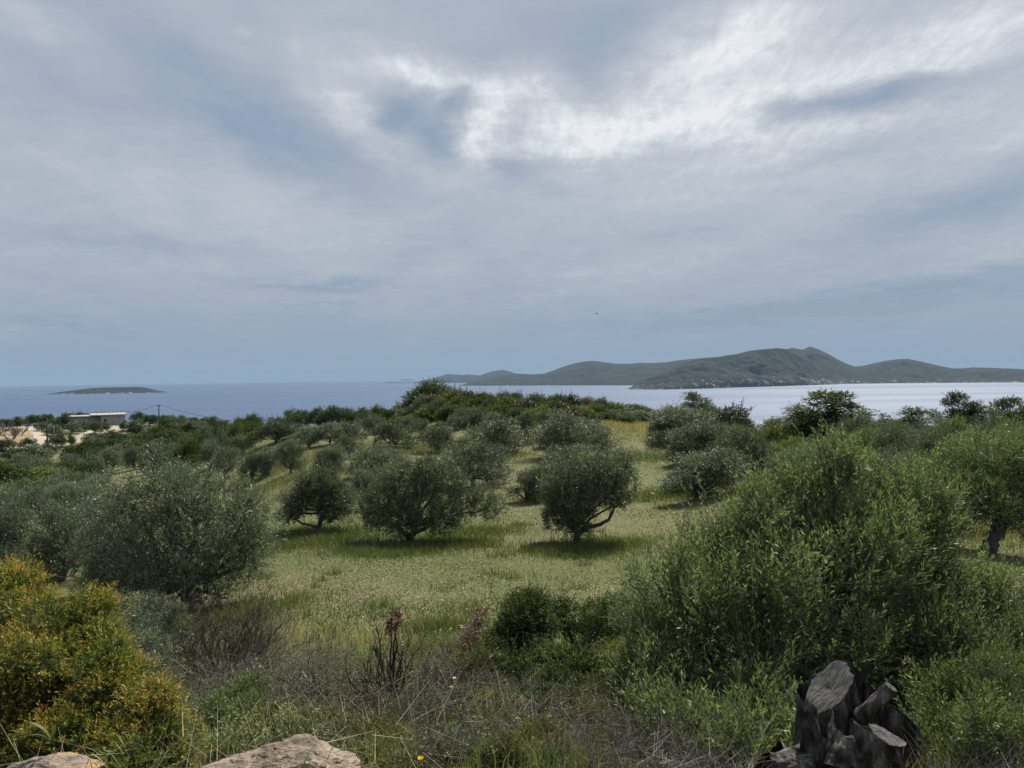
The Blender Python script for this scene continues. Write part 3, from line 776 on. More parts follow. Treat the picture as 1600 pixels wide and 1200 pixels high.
G_F = 'olive trees on the open grassy field'
O = 'olive_leaf'
FIELD = [
 (597, 697, 748, 82, 'olive_tree', 'midbush', O, 'rounded grey-green olive bush just behind the broad dark olive', None),
 (742, 690, 760, 98, 'olive_tree', 'mid', O, 'spreading olive behind the right shoulder of the broad dark olive', None),
 (650, 720, 775, 70, 'olive_tree', 'midbush', 'silver_leaf', 'pale low olive right behind the top of the broad dark olive', None),
 (833, 732, 783, 62, 'olive_tree', 'midbush', O, 'small ball-shaped olive left of the bent-trunk olive', None),
 (893, 697, 772, 104, 'olive_tree', 'midbush', O, 'bushy olive directly behind the bent-trunk olive', None),
 (906, 648, 714, 112, 'olive_tree', 'mid', O, 'large olive near the far end of the field, framed by pale grass', None),
 (868, 668, 700, 46, 'olive_tree', 'far', O, 'small olive against the left side of the large far olive', None),
 (780, 655, 710, 78, 'olive_tree', 'far', O, 'olive with a bare forked limb on its left, mid field', None),
 (687, 662, 706, 54, 'olive_tree', 'far', O, 'compact round dark olive in the middle of the field', None),
 (612, 657, 700, 58, 'olive_tree', 'far', O, 'olive with one bare limb curving out low on its left', None),
 (738, 640, 686, 54, 'olive_tree', 'far', O, 'sparse olive with visible forked stem below the knoll', None),
 (823, 643, 690, 34, 'olive_tree', 'far', O, 'slender V-shaped olive right of the forked-stem olive', None),
 (850, 642, 668, 30, 'olive_tree', 'far', O, 'small tufted olive beside the slender V-shaped one', None),
 (452, 690, 742, 40, 'olive_tree', 'mid', O, 'upright dark egg-shaped olive at the left edge of the field', None),
 (512, 697, 738, 48, 'olive_tree', 'midbush', O, 'leaning olive bush between two patches of yellow grass', None),
 (545, 680, 716, 30, 'olive_tree', 'far', O, 'narrow olive on the left slope beside the dry grass bank', None),
 (566, 735, 775, 40, 'olive_tree', 'midbush', 'silver_leaf', 'little silvery olive between the open olive and the broad dark one', None),
 (420, 700, 742, 46, 'olive_tree', 'far', 'silver_leaf', 'pale feathery olive left of the egg-shaped dark olive', None),
 (395, 705, 752, 44, 'olive_tree', 'far', 'silver_leaf', 'pale olive standing over the crown of the big silvery olive', None),
 (352, 700, 748, 46, 'olive_tree', 'far', 'silver_leaf', 'light grey-green olive just above the silvery olive top', None),
 (480, 668, 700, 44, 'olive_tree', 'far', 'silver_leaf', 'loose pale olive under the dark ridge clump on the left', None),
 (515, 662, 695, 40, 'olive_tree', 'far', 'silver_leaf', 'pale olive with a lit top under the ridge left of the knoll', None),
 (548, 660, 692, 40, 'olive_tree', 'far', O, 'grey olive on the upper left slope next to the pale grass mound', None),
 (585, 648, 678, 40, 'olive_tree', 'far', O, 'dark little olive at the left foot of the knoll', None),
 (640, 652, 676, 30, 'olive_tree', 'far', O, 'small olive above the curved-limb olive', None),
 (658, 655, 682, 30, 'olive_tree', 'far', 'silver_leaf', 'pale olive between the curved-limb and round olives', None),
 (712, 648, 672, 26, 'olive_tree', 'far', O, 'stunted olive left of the forked-stem olive', None),
 (770, 645, 668, 30, 'olive_tree', 'far', 'silver_leaf', 'small pale olive in the high grass under the scrub', None),
 (430, 655, 692, 62, 'olive_tree', 'far', 'dark_leaf', 'dark spreading olive on the left ridge, trunk showing', None),
 (392, 660, 694, 50, 'olive_tree', 'far', 'dark_leaf', 'dark olive where the left ridge drops to the sea', None),
 (376, 680, 712, 44, 'olive_tree', 'far', O, 'grey-green olive below the dark olive that ends the ridge', None),
 (465, 641, 672, 40, 'evergreen_tree', 'far', 'dark_leaf', 'rounded blackish evergreen on the left ridge line', None),
 (498, 638, 668, 36, 'evergreen_tree', 'far', 'dark_leaf', 'dark evergreen with a small notch beside the blackish one', None),
 (520, 636, 668, 34, 'evergreen_tree', 'far', 'dark_leaf', 'highest dark evergreen between the left ridge and the knoll', None),
 (545, 639, 668, 36, 'evergreen_tree', 'far', 'dark_leaf', 'broad dark evergreen right of the highest ridge evergreen', None),
 (568, 638, 666, 30, 'evergreen_tree', 'far', 'dark_leaf', 'rounded dark evergreen in the dip left of the knoll', None),
 (590, 634, 662, 32, 'evergreen_tree', 'far', 'scrub_leaf', 'green shrub-like evergreen at the start of the knoll slope', None),
]
for px, yt, yb, w, nm, tp, lf, lab, k in FIELD:
    plant(px, yt, yb, w, nm, tp, lf, lab, 'tree', G_F if nm == 'olive_tree' else 'evergreens on the left ridge', k)

TONE_ = {O: 'grey-green', 'bush_leaf': 'green'}; NUM_ = ['first', 'second', 'third', 'fourth', 'fifth', 'sixth', 'seventh', 'eighth', 'ninth', 'tenth', 'eleventh']
RIGHT = [
 (1068, 637, 692, 100, 'midbush', O, 'dense rounded olive at the right end of the pale grass, below the water'),
 (1034, 648, 690, 50, 'midbush', O, 'left half of a twin olive clump by the pale dry grass'),
 (1088, 616, 668, 40, 'tall', O, 'tuft-topped olive sticking up above the rounded clump'),
 (1110, 636, 675, 44, 'far', O, 'grey olive between the tuft-topped tree and the brown dome'),
 (1080, 661, 724, 80, 'midbush', O, 'grey-green olive with dark hollow, at the right edge of the field'),
 (1118, 664, 720, 60, 'midbush', O, 'olive in front of the brown dome shrub'),
 (1110, 704, 776, 118, 'midbush', O, 'broad low olive whose skirt meets the grass on the right'),
 (1165, 668, 745, 76, 'midbush', O, 'grey olive right behind the top left shoots of the near olive bush'),
 (1215, 655, 705, 50, 'tall', O, 'slim pale olive standing left of the tall dark tree'),
 (1292, 616, 708, 86, 'tall', 'dark_leaf', 'tall dark many-topped tree against the water'),
 (1262, 640, 712, 60, 'midbush', 'dark_leaf', 'dark shoulder shrub joined to the left side of the tall dark tree'),
 (1340, 652, 722, 56, 'midbush', O, 'rounded grey olive right of the tall dark tree'),
 (1386, 650, 712, 26, 'thin', O, 'wispy sapling against the water, sparsest of the right skyline'),
 (1428, 641, 715, 56, 'tall', 'dark_leaf', 'dark square-topped tree on the right skyline'),
 (1465, 642, 712, 28, 'thin', O, 'lollipop-shaped sapling right of the square-topped tree'),
 (1502, 618, 712, 42, 'tall', 'dark_leaf', 'dark tree with a round ball top on the right skyline'),
 (1530, 634, 714, 52, 'tall', O, 'pointed olive touching the ball-topped tree'),
 (1578, 626, 715, 46, 'tall', 'dark_leaf', 'dark leaning-top tree by the right edge of the view'),
 (1605, 640, 720, 46, 'tall', O, 'olive cut by the right edge of the view, on the skyline'),
 (1235, 685, 745, 60, 'midbush', 'yellow_leaf', 'yellowish shrub under the slim pale olive'),
 (1390, 668, 745, 70, 'mid', O, 'dark-based olive below the wispy sapling'),
 (1455, 676, 760, 84, 'midbush', O, 'bushy olive under the lollipop sapling'),
 (1530, 668, 770, 96, 'midbush', O, 'wide olive under the ball-topped tree'),
 (1600, 672, 780, 90, 'midbush', 'bush_leaf', 'bright green olive under the leaning-top tree at the right edge'),
 (1200, 668, 722, 44, 'farbush', 'yellow_leaf', 'low green shrub at the gap where the water shows on the right'),
 (1060, 735, 770, 40, 'midbush', O, 'small olive shrub on the grass beside the broad low olive'),
]
for px, yt, yb, w, tp, lf, lab in RIGHT:
    plant(px, yt, yb, w, 'shrub' if 'shrub' in lab and 'tree' not in lab else 'olive_tree', tp, lf, lab, 'shrub' if ('shrub' in lab and 'tree' not in lab) else 'tree', 'trees on the right of the field')
rsr = np.random.RandomState(77)
for i, (px, yt, yb, w, lf) in enumerate([(1180, 688, 742, 60, O), (1250, 690, 752, 66, 'bush_leaf'), (1310, 676, 740, 62, O), (1362, 672, 742, 60, 'bush_leaf'), (1408, 662, 732, 54, O), (1448, 664, 735, 60, O), (1490, 655, 728, 54, 'bush_leaf'), (1552, 655, 730, 60, O), (1590, 662, 745, 62, O), (1240, 662, 715, 44, O), (1360, 655, 712, 44, O)]):
    plant(px, yt, yb, w, 'olive_tree', 'midbush', lf, '%s olive, %s from left in the leafy belt under the right skyline' % (TONE_[lf], NUM_[i]), 'tree', 'trees on the right of the field')
plant(1147, 637, 672, 62, 'dome_shrub', 'farbush', 'brown_leaf', 'brownish dome-shaped evergreen shrub against the water, right of the clump', 'shrub')

# knoll: big juniper-like mass and the scrub hedge
plant(683, 597, 640, 80, 'evergreen_tree', 'far', 'dark_leaf', 'biggest dark rounded evergreen crowning the knoll above the water', 'tree', 'evergreens on the knoll', 1)
plant(662, 606, 640, 60, 'evergreen_tree', 'farbush', 'dark_leaf', 'lower dark evergreen leaning on the left of the crowning one', 'tree', 'evergreens on the knoll', 2)
NUM = ['first', 'second', 'third', 'fourth', 'fifth', 'sixth', 'seventh', 'eighth', 'ninth', 'tenth', 'eleventh', 'twelfth', 'thirteenth', 'fourteenth', 'fifteenth',
       'sixteenth', 'seventeenth', 'eighteenth', 'nineteenth', 'twentieth', 'twenty-first', 'twenty-second', 'twenty-third', 'twenty-fourth', 'twenty-fifth', 'twenty-sixth',
       'twenty-seventh', 'twenty-eighth', 'twenty-ninth', 'thirtieth']
TONE = {O: 'grey-green', 'silver_leaf': 'silvery', 'dark_leaf': 'dark', 'scrub_leaf': 'mossy green', 'yellow_leaf': 'yellow-green', 'brown_leaf': 'brownish', 'dead_leaf': 'reddish brown', 'bush_leaf': 'green'}
prof = [(605, 640), (622, 636), (640, 627), (655, 620), (700, 612), (722, 610), (745, 612), (765, 613), (795, 611), (820, 616), (850, 616), (880, 617), (905, 620), (925, 619), (945, 626), (970, 631), (1000, 634), (1030, 638)]
rsk = np.random.RandomState(21)
for row, (dy, yb0, n_, rowname) in enumerate([(0, 650, 22, 'back row of scrub along the knoll'), (11, 655, 22, 'middle row of scrub along the knoll'), (20, 661, 16, 'front row of scrub along the knoll')]):
    xs = np.linspace(612, 1030, n_) + rsk.uniform(-6, 6, n_)
    for i, x in enumerate(xs):
        yt = np.interp(x, [p[0] for p in prof], [p[1] for p in prof]) + dy + rsk.uniform(-2.5, 3.5)
        lf = ['scrub_leaf', 'dark_leaf', 'scrub_leaf', 'olive_leaf', 'yellow_leaf', 'scrub_leaf', 'brown_leaf'][rsk.randint(7)]
        if row == 0 and abs(x - 920) < 10: lf = 'dead_leaf'
        loc = hit(x, yb0 - (2 if x > 900 else 0) + rsk.uniform(-2, 2))
        k_ = 0
        while (loc is None or loc[1] > 135) and k_ < 12: k_ += 1; loc = hit(x, yb0 + 3 * k_)
        if loc is None: continue
        w, h = size_at(loc, x, yt, rsk.uniform(36, 54))
        if row == 2: h = min(h, 1.7)
        place('scrub_shrub', 'farbush', loc, w, max(0.8, h), lf, '%s shrub, %s from the left in the %s' % (TONE[lf], NUM[i], rowname), 'shrub', 'scrub on the knoll')

# valley and slope on the left: hand-placed, then rows
LEFT = [
 (128, 724, 772, 54, 'vfar', 'dark_leaf', 'olive_tree', 'dense round dark green tree in the valley, left of the silvery olive'),
 (78, 731, 758, 66, 'farbush', 'yellow_leaf', 'shrub', 'flat-topped yellow-green shrub beside the dense round valley tree'),
 (18, 722, 778, 70, 'vfar', 'dark_leaf', 'olive_tree', 'largest dark tree at the left edge of the valley'),
 (60, 752, 790, 90, 'farbush', 'scrub_leaf', 'shrub', 'spreading mossy shrub below the yellow-green one'),
 (55, 694, 722, 44, 'vfar', 'silver_leaf', 'olive_tree', 'broad silvery olive under the near end of the dirt yard'),
 (27, 700, 722, 40, 'vfar', 'dark_leaf', 'olive_tree', 'dark flat olive at the left edge under the dirt yard'),
 (44, 685, 703, 22, 'vfar', 'dark_leaf', 'olive_tree', 'isolated dark olive on the near edge of the pale yard'),
 (6, 688, 706, 34, 'vfar', 'dark_leaf', 'olive_tree', 'dark olive at the left edge below the bare trees'),
 (97, 677, 699, 18, 'vfar', 'dark_leaf', 'olive_tree', 'round dark olive standing on the pale dirt junction'),
 (112, 679, 697, 12, 'vfar', 'dark_leaf', 'olive_tree', 'narrow dark olive right of the round one on the dirt junction'),
 (82, 681, 697, 14, 'vfar', 'dark_leaf', 'olive_tree', 'tiny dark olive left of the round one on the dirt junction'),
 (150, 677, 694, 30, 'vfar', 'dark_leaf', 'olive_tree', 'dark olive on the near side of the right dirt track'),
 (148, 661, 678, 18, 'vfar', 'dark_leaf', 'olive_tree', 'compact dark olive on the far side of the right dirt track'),
 (167, 661, 674, 11, 'vfar', 'dark_leaf', 'olive_tree', 'narrow olive in front of the grey wall of the building'),
 (193, 658, 673, 12, 'vfar', 'dark_leaf', 'olive_tree', 'dark olive at the right corner of the building'),
 (86, 665, 681, 24, 'vfar', O, 'olive_tree', 'wide olive on the strip between the two dirt tracks'),
 (66, 660, 674, 20, 'vfar', O, 'olive_tree', 'grey olive at the left end of the strip between the tracks'),
 (112, 661, 677, 22, 'vfar', O, 'olive_tree', 'olive in the middle of the strip between the tracks'),
 (132, 657, 673, 22, 'vfar', O, 'olive_tree', 'olive at the right end of the strip between the tracks'),
 (98, 647, 668, 30, 'vfar', 'dark_leaf', 'olive_tree', 'dark olive in the grove left of the building'),
 (75, 648, 666, 26, 'vfar', 'dark_leaf', 'olive_tree', 'leftmost dark olive of the grove left of the building'),
 (122, 645, 664, 28, 'vfar', 'dark_leaf', 'olive_tree', 'olive in the grove, under the low roof wing'),
 (143, 648, 664, 20, 'vfar', 'dark_leaf', 'olive_tree', 'dark olive hiding the left end of the grey wall'),
 (48, 649, 665, 34, 'vfar', 'dark_leaf', 'olive_tree', 'dark tree clump at the head of the left track'),
 (28, 652, 665, 22, 'vfar', 'dark_leaf', 'olive_tree', 'dark tree behind the green netting'),
 (8, 655, 668, 24, 'vfar', 'dark_leaf', 'olive_tree', 'dark tree on the skyline at the left edge'),
 (218, 645, 664, 26, 'vfar', 'dark_leaf', 'olive_tree', 'tallest dark tree on the skyline right of the building'),
 (236, 649, 666, 24, 'vfar', 'dark_leaf', 'olive_tree', 'dark tree on the skyline touching the right power pole'),
 (210, 657, 673, 24, 'vfar', O, 'olive_tree', 'grey olive at the end of the right dirt track'),
 (258, 650, 669, 22, 'vfar', 'dark_leaf', 'olive_tree', 'dark tree on the skyline just right of the power pole'),
]
for px, yt, yb, w, tp, lf, nm, lab in LEFT:
    plant(px, yt, yb, w, nm, tp, lf, lab, 'tree' if 'tree' in nm else 'shrub', 'olives and shrubs in the left valley')

BARE = [(p, q) for p, q in ()]
def inpoly(x, y, poly):
    c = False; j = len(poly) - 1
    for i in range(len(poly)):
        xi, yi = poly[i]; xj, yj = poly[j]
        if (yi > y) != (yj > y) and x < (xj - xi) * (y - yi) / (yj - yi) + xi: c = not c
        j = i
    return c
YARD = [(-40, 672), (18, 664), (40, 661), (54, 662), (52, 668), (62, 675), (74, 683), (90, 685), (112, 686), (124, 680), (138, 674), (160, 671), (172, 668), (196, 664), (203, 668), (190, 674), (168, 677), (150, 682), (136, 690), (118, 698), (88, 700), (60, 700), (30, 703), (-40, 706)]
rows = [(655, 662, 270, 400, 9, 24, 'skyline row right of the power pole'), (664, 670, 265, 392, 9, 24, 'second row under the skyline there'),
        (672, 680, 215, 375, 10, 26, 'third row under the skyline there'), (684, 692, 160, 372, 11, 30, 'row beside the power pole foot'),
        (697, 703, 130, 365, 11, 30, 'row just below the dirt junction'), (708, 716, 75, 345, 11, 34, 'row below the dirt yard'),
        (722, 730, 150, 330, 7, 38, 'row above the big silvery olive'), (742, 752, -10, 150, 5, 46, 'row above the silver slope'),
        (768, 778, -15, 150, 5, 60, 'upper row of the silver slope'), (795, 806, -25, 140, 5, 74, 'middle row of the silver slope')]
rsv = np.random.RandomState(33)
for (ya, yb_, xa, xb, n_, wpx, rname) in rows:
    xs = np.linspace(xa, xb, n_) + rsv.uniform(-5, 5, n_)
    k = 0
    for x in xs:
        yb = rsv.uniform(ya, yb_) + 8
        if inpoly(x, yb, YARD): continue
        loc = hit(x, yb)
        if loc is None or loc[1] > 320: loc = hit(x, yb + 5)
        if loc is None or loc[1] > 330: continue
        lf = (['dark_leaf', O, O, 'dark_leaf', 'scrub_leaf'] if yb < 735 else ['silver_leaf', 'silver_leaf', O])[rsv.randint(5 if yb < 735 else 3)]
        w = wpx / FPX * loc[1] * rsv.uniform(0.85, 1.25)
        h = w * rsv.uniform(0.6, 0.8) if loc[1] < 60 else min(5.0, max(2.8, w * rsv.uniform(0.55, 0.8)))
        tpn = 'vfar' if loc[1] > 110 else 'far' if loc[1] > 45 else 'mid'
        place('olive_tree', tpn, loc, w, h, lf, '%s olive, %s from left in the %s' % (TONE[lf], NUM[k], rname), 'tree', 'olives and shrubs in the left valley')
        k += 1

# ------------------------------------------------------------------ individually shaped olives
def custom_tree(name, label, cat, base, lobes_w, leaf, n, spr, nl, ll, lw, trunk_r=0.1, limbs=None, seed=1, up=0.5, out=0.8, lumpy=0.25, twigs=3, group=None,
                bark='olive_bark', stems=None, stem_w=0.004, shell=(0.62, 1.05), tipc=0.0, fork=None, jit=0.5, spread=0.75, part='crown', flat=0.0, inner=0, sub=7, subr=(0.30, 0.50), tip_shade=0.0, shoots=0, gap=0.22):
    """lobes_w in world coordinates (x,y,z,rx,ry,rz)"""
    rs = np.random.RandomState(seed)
    base = np.asarray(base, float)
    root = empty(name, base, label, cat, group)
    L = np.array(lobes_w, float); L[:, :3] -= base
    mb = crown(rs, L, n, spr, nl, ll, lw, up=up, out=out, lumpy=lumpy, seed=seed, stems=stems, stem_w=stem_w, shell=shell, tipc=tipc, jit=jit, spread=spread, flat=flat, sub=sub, subr=subr, tip_shade=tip_shade, gap=gap)
    if shoots:
        mb = crown(rs, L, shoots, spr * 2.1, int(nl * 2.3), ll * 0.95, lw, up=0.9, out=0.55, lumpy=0.2, seed=seed + 6, shell=(0.9, 1.12), sub=0, mb=mb, stems=True, stem_w=0.005, tipc=0.3, jit=0.35)
    if inner:
        mb = crown(rs, L, inner, spr, nl, ll * 1.2, lw * 1.4, up=0.2, out=0.3, lumpy=0.2, seed=seed + 3, shell=(0.2, 0.7), mb=mb, sub=0)
    mb.build(part, [MATS[leaf], MATS['twig_bark']], root)
    tm = MB()
    fork = np.array([0, 0, max(0.05, L[:, 2].mean() * 0.3)]) if fork is None else np.asarray(fork, float) - base
    if limbs:
        for path, r0, r1 in limbs:
            q = np.array(path, float) - base
            t = np.linspace(0, len(q) - 1, 4 * len(q))
            q = np.stack([np.interp(t, np.arange(len(q)), q[:, c]) for c in range(3)], 1)
            k = np.array([0.25, 0.5, 0.25])
            for _ in range(2): q[1:-1] = q[:-2] * .25 + q[1:-1] * .5 + q[2:] * .25
            q[1:-1] += rs.normal(size=(len(q) - 2, 3)) * r0 * 0.15
            V, Q = tube(q, np.linspace(r0, r1, len(q)), 8, 0.15, rs); tm.add(V, Q, 0.5)
    else:
        V, Q = tube(wig(rs, (0, 0, -0.3), fork, 7, 0.15), np.linspace(trunk_r * 1.4, trunk_r, 7), 8, 0.15, rs); tm.add(V, Q, 0.5)
    for k in range(len(L)):
        p = wig(rs, fork, L[k, :3], 9, 0.25, -0.05)
        V, Q = tube(p, np.linspace(trunk_r * 0.55, trunk_r * 0.12, 9), 6, 0.12, rs); tm.add(V, Q, 0.5)
        for _ in range(twigs):
            e = L[k, :3] + nrm(rs.normal(size=(1, 3)) + np.array([0, 0, 0.4]))[0] * L[k, 3:] * 0.9
            V, Q = tube(wig(rs, p[rs.randint(5, 9)], e, 6, 0.25), np.linspace(trunk_r * 0.14, trunk_r * 0.04, 6), 4); tm.add(V, Q, 0.5)
    tm.build('trunk', [MATS[bark]], root, smooth=True)
    return root

def LB(px, py, Y, rpx, ry=None, rd=None):
    """lobe centred on a sight line at distance Y, radius given in photo pixels"""
    c = P(px, py, Y)
    if Y < 12:
        while Y > 3.0 and c[2] < float(ground_z(c[0], c[1])) + 0.3 * (ry or rpx) / FPX * Y: Y *= 0.97; c = P(px, py, Y)
    elif Y < 40: rpx *= 1.06; ry = (ry or rpx / 1.06) * 1.06
    r = rpx / FPX * Y; rz = (ry or rpx) / FPX * Y
    return (c[0], c[1], c[2], r, rd if rd else r, rz)

# bent-trunk olive, centre right
b0 = hit(903, 848); Y0 = b0[1]
lob = [LB(885, 790, Y0, 36, 36), (LB(868, 765, Y0 - .2, 22, 24)), LB(925, 757, Y0 + .4, 40, 34), LB(955, 750, Y0, 34, 32), LB(930, 735, Y0 - .5, 30, 26), LB(968, 735, Y0 + .4, 24, 28), LB(890, 750, Y0 + .5, 32, 30),
       LB(905, 790, Y0 - .4, 32, 32), LB(972, 775, Y0 + .2, 20, 22), LB(885, 815, Y0, 24, 20), LB(950, 775, Y0 - .5, 22, 20), LB(905, 825, Y0 - .3, 18, 14), LB(870, 800, Y0 + .3, 22)]
custom_tree('olive_tree', 'olive with a bent trunk and a limb reaching right, centre right of the field', 'tree', b0, lob, 'olive_leaf', 10500, 0.20, 6, 0.085, 0.024, 0.11, inner=1900, shoots=240, tipc=0.22,
            limbs=[([P(903, 856, Y0), P(903, 842, Y0), P(900, 828, Y0), P(893, 812, Y0)], 0.13, 0.07), ([P(902, 838, Y0), P(912, 824, Y0), P(935, 820, Y0), P(952, 812, Y0), P(962, 790, Y0)], 0.085, 0.04)],
            fork=P(898, 820, Y0), seed=41, group=G_F)

# broad dark olive left of centre
b0 = hit(642, 848); Y0 = b0[1]
lob = [LB(598, 788, Y0, 34), LB(638, 762, Y0 + .3, 38), LB(690, 748, Y0, 36), LB(722, 772, Y0 + .3, 30), LB(655, 795, Y0 - .3, 40), LB(586, 812, Y0, 24), LB(700, 800, Y0 - .2, 32), LB(612, 745, Y0 + .5, 26), LB(752, 782, Y0 + .6, 26), LB(668, 730, Y0 + .3, 24), LB(618, 815, Y0 - .4, 26), LB(636, 824, Y0 - .3, 22), LB(690, 822, Y0 - .2, 24), LB(585, 790, Y0 + .2, 28), LB(765, 795, Y0 + .8, 20)]
custom_tree('olive_tree', 'broad dark olive tree on the grass left of centre, crown trailing low to its right', 'tree', b0, lob, 'olive_leaf', 14000, 0.20, 6, 0.080, 0.023, 0.11, inner=2600, shoots=260, tipc=0.22, sub=6, subr=(0.34, 0.55),
            limbs=[([P(640, 856, Y0), P(641, 840, Y0), P(646, 826, Y0), P(655, 810, Y0)], 0.16, 0.08), ([P(641, 840, Y0), P(622, 826, Y0), P(604, 812, Y0)], 0.09, 0.04), ([P(645, 834, Y0), P(668, 824, Y0), P(690, 808, Y0)], 0.09, 0.04)],
            fork=P(650, 818, Y0), seed=40, group=G_F)
b0 = hit(498, 830); Y0 = b0[1]
lob = [LB(498, 772, Y0, 30), LB(532, 775, Y0 + .2, 28), LB(468, 788, Y0, 24), LB(510, 755, Y0 + .3, 24), LB(452, 802, Y0, 15), LB(515, 800, Y0 - .2, 20), LB(480, 765, Y0 + .3, 22)]
custom_tree('olive_tree', 'open olive with a low bare side branch, behind the big silvery olive', 'tree', b0, lob, 'olive_leaf', 6500, 0.20, 6, 0.085, 0.023, 0.09, inner=1800, shoots=150, tipc=0.22, sub=6, subr=(0.34, 0.55),
            limbs=[([P(497, 836, Y0), P(498, 822, Y0), P(503, 808, Y0), P(508, 795, Y0)], 0.11, 0.06), ([P(498, 824, Y0), P(485, 820, Y0), P(472, 818, Y0), P(458, 808, Y0)], 0.06, 0.03)],
            fork=P(506, 800, Y0), seed=39, group=G_F)

# big silvery olive on the left, 18 m away
b0 = hit(300, 948); Y0 = b0[1]
lob = [LB(205, 790, Y0, 52), LB(165, 800, Y0 + .5, 42), LB(265, 770, Y0, 52), LB(300, 765, Y0 - .3, 42), LB(345, 790, Y0 + .3, 48), LB(385, 810, Y0, 46), LB(400, 850, Y0 + .4, 34), LB(240, 840, Y0 - .4, 62), LB(190, 860, Y0, 56),
       LB(310, 840, Y0 - .5, 60), LB(360, 870, Y0 - .2, 48), LB(270, 880, Y0 - .6, 50), LB(215, 905, Y0 - .2, 44), LB(330, 905, Y0 - .2, 40), LB(145, 860, Y0 + .7, 36), LB(280, 750, Y0 + .6, 30), LB(285, 895, Y0 - 1.3, 34, 30), LB(250, 900, Y0 - 1.3, 30, 26), LB(225, 925, Y0 - .3, 38), LB(325, 925, Y0 - .4, 36), LB(280, 930, Y0 - .5, 32), LB(175, 910, Y0 + .2, 36), LB(385, 885, Y0, 30)]
custom_tree('olive_tree', 'largest silvery olive with a wide many-lobed crown, between the yellow bush and the field', 'tree', b0, lob, 'silver_leaf', 18000, 0.20, 7, 0.068, 0.017, 0.15, fork=P(290, 915, Y0), seed=42, up=0.55, group=G_F, twigs=4, lumpy=0.3, inner=3600, shoots=420, tipc=0.25)
# silver olives behind the yellow bush
for (px, py, yb, wpx, hpx, lab, sd_) in ((95, 835, 905, 125, 95, 'silver olive directly above the yellow-orange bush, crown reaching the big silvery olive', 1), (10, 830, 890, 110, 90, 'silver olive at the left edge above the yellow-orange bush', 2), (165, 880, 935, 80, 70, 'low twiggy silver olive under the left side of the big silvery olive', 3)):
    loc = hit(px, yb); w, h = size_at(loc, px, py - hpx / 2, wpx)
    place('olive_tree', 'midbush', loc, w, h, 'silver_leaf', lab, 'tree', G_F, k=sd_)

# near right: olives behind the big bush
for (px, yt, yb, wpx, leaf, lab, k_) in ((1400, 700, 800, 120, 'olive_leaf', 'olive seen over the right shoulder of the near olive bush, under the skyline trees', 0), (1480, 712, 822, 140, 'bush_leaf', 'broad green olive between the near olive bush and the right edge', 1),
                                   (1240, 700, 790, 110, 'olive_leaf', 'olive just above the top shoots of the near olive bush', 2), (1345, 705, 790, 90, 'bush_leaf', 'green olive behind the tallest shoots of the near olive bush', 3)):
    loc = hit(px, yb); w, h = size_at(loc, px, yt, wpx)
    place('olive_tree', 'midbush', loc, w, h, leaf, lab, 'tree', 'trees on the right of the field', k=k_)
b0 = hit(1545, 862); Y0 = b0[1]
lob = [LB(1520, 780, Y0, 50), LB(1570, 750, Y0, 56), LB(1500, 740, Y0 + .5, 46), LB(1610, 780, Y0, 50), LB(1545, 790, Y0 - .5, 36, 28), LB(1640, 730, Y0, 50), LB(1590, 720, Y0 + .5, 40), LB(1478, 790, Y0 + .3, 38, 34), LB(1550, 720, Y0 + .3, 36), LB(1600, 810, Y0 - .4, 26, 20), LB(1455, 770, Y0 + .8, 36)]
custom_tree('olive_tree', 'olive with a thick dark leaning trunk at the right edge, dry grass showing under it', 'tree', b0, lob, 'bush_leaf', 11000, 0.2, 7, 0.066, 0.018, 0.13,
            limbs=[([P(1540, 866, Y0), P(1548, 850, Y0), P(1560, 828, Y0), P(1572, 812, Y0), P(1590, 798, Y0)], 0.15, 0.10), ([P(1560, 828, Y0), P(1556, 810, Y0), P(1535, 795, Y0)], 0.08, 0.05), ([P(1585, 803, Y0), P(1600, 800, Y0), P(1625, 812, Y0)], 0.07, 0.03)],
            fork=P(1575, 805, Y0), seed=43, inner=1500)

# the near olive bush filling the right foreground
b0 = hit(1290, 1105); Y0 = b0[1]
lob = [LB(1290, 844, 6.9, 112), LB(1180, 856, 6.7, 89), LB(1400, 876, 7.0, 89), LB(1240, 936, 6.2, 116), LB(1120, 936, 6.2, 80), LB(1370, 966, 6.4, 116), LB(1490, 936, 6.9, 76), LB(1075, 991, 6.1, 78), LB(1160, 1046, 5.8, 98), LB(1290, 1036, 5.9, 89),
       LB(1430, 1056, 6.4, 98), LB(1520, 1046, 6.7, 67), LB(1085, 1116, 5.6, 80), LB(1200, 1156, 5.4, 71), LB(1040, 936, 6.4, 54), LB(1040, 1066, 5.9, 53), LB(1230, 796, 7.0, 62), LB(1345, 796, 7.1, 57), LB(1450, 826, 7.2, 49), LB(1120, 856, 6.8, 53), LB(1335, 880, 6.6, 90), LB(1430, 800, 7.1, 60), LB(1080, 1165, 4.9, 66), LB(1150, 1195, 4.7, 62), LB(1225, 1175, 4.9, 60), LB(1010, 1120, 5.4, 44), LB(1480, 1120, 5.3, 60), LB(1540, 950, 6.8, 50), LB(1300, 745, 7.0, 46)]
custom_tree('olive_bush', 'big bright green olive bush with upright shoots, filling the right foreground behind the stump', 'shrub', b0, lob, 'bush_leaf', 26000, 0.20, 9, 0.050, 0.0112, 0.07,
            fork=b0 + np.array([0, 0, 0.25]), seed=44, up=0.95, out=0.6, lumpy=0.42, twigs=6, stems=True, stem_w=0.0045, bark='olive_bark', inner=1500, jit=0.55, tipc=0.30, shell=(0.5, 1.15), sub=9, subr=(0.26, 0.48), shoots=420)
b0 = hit(1545, 1150)
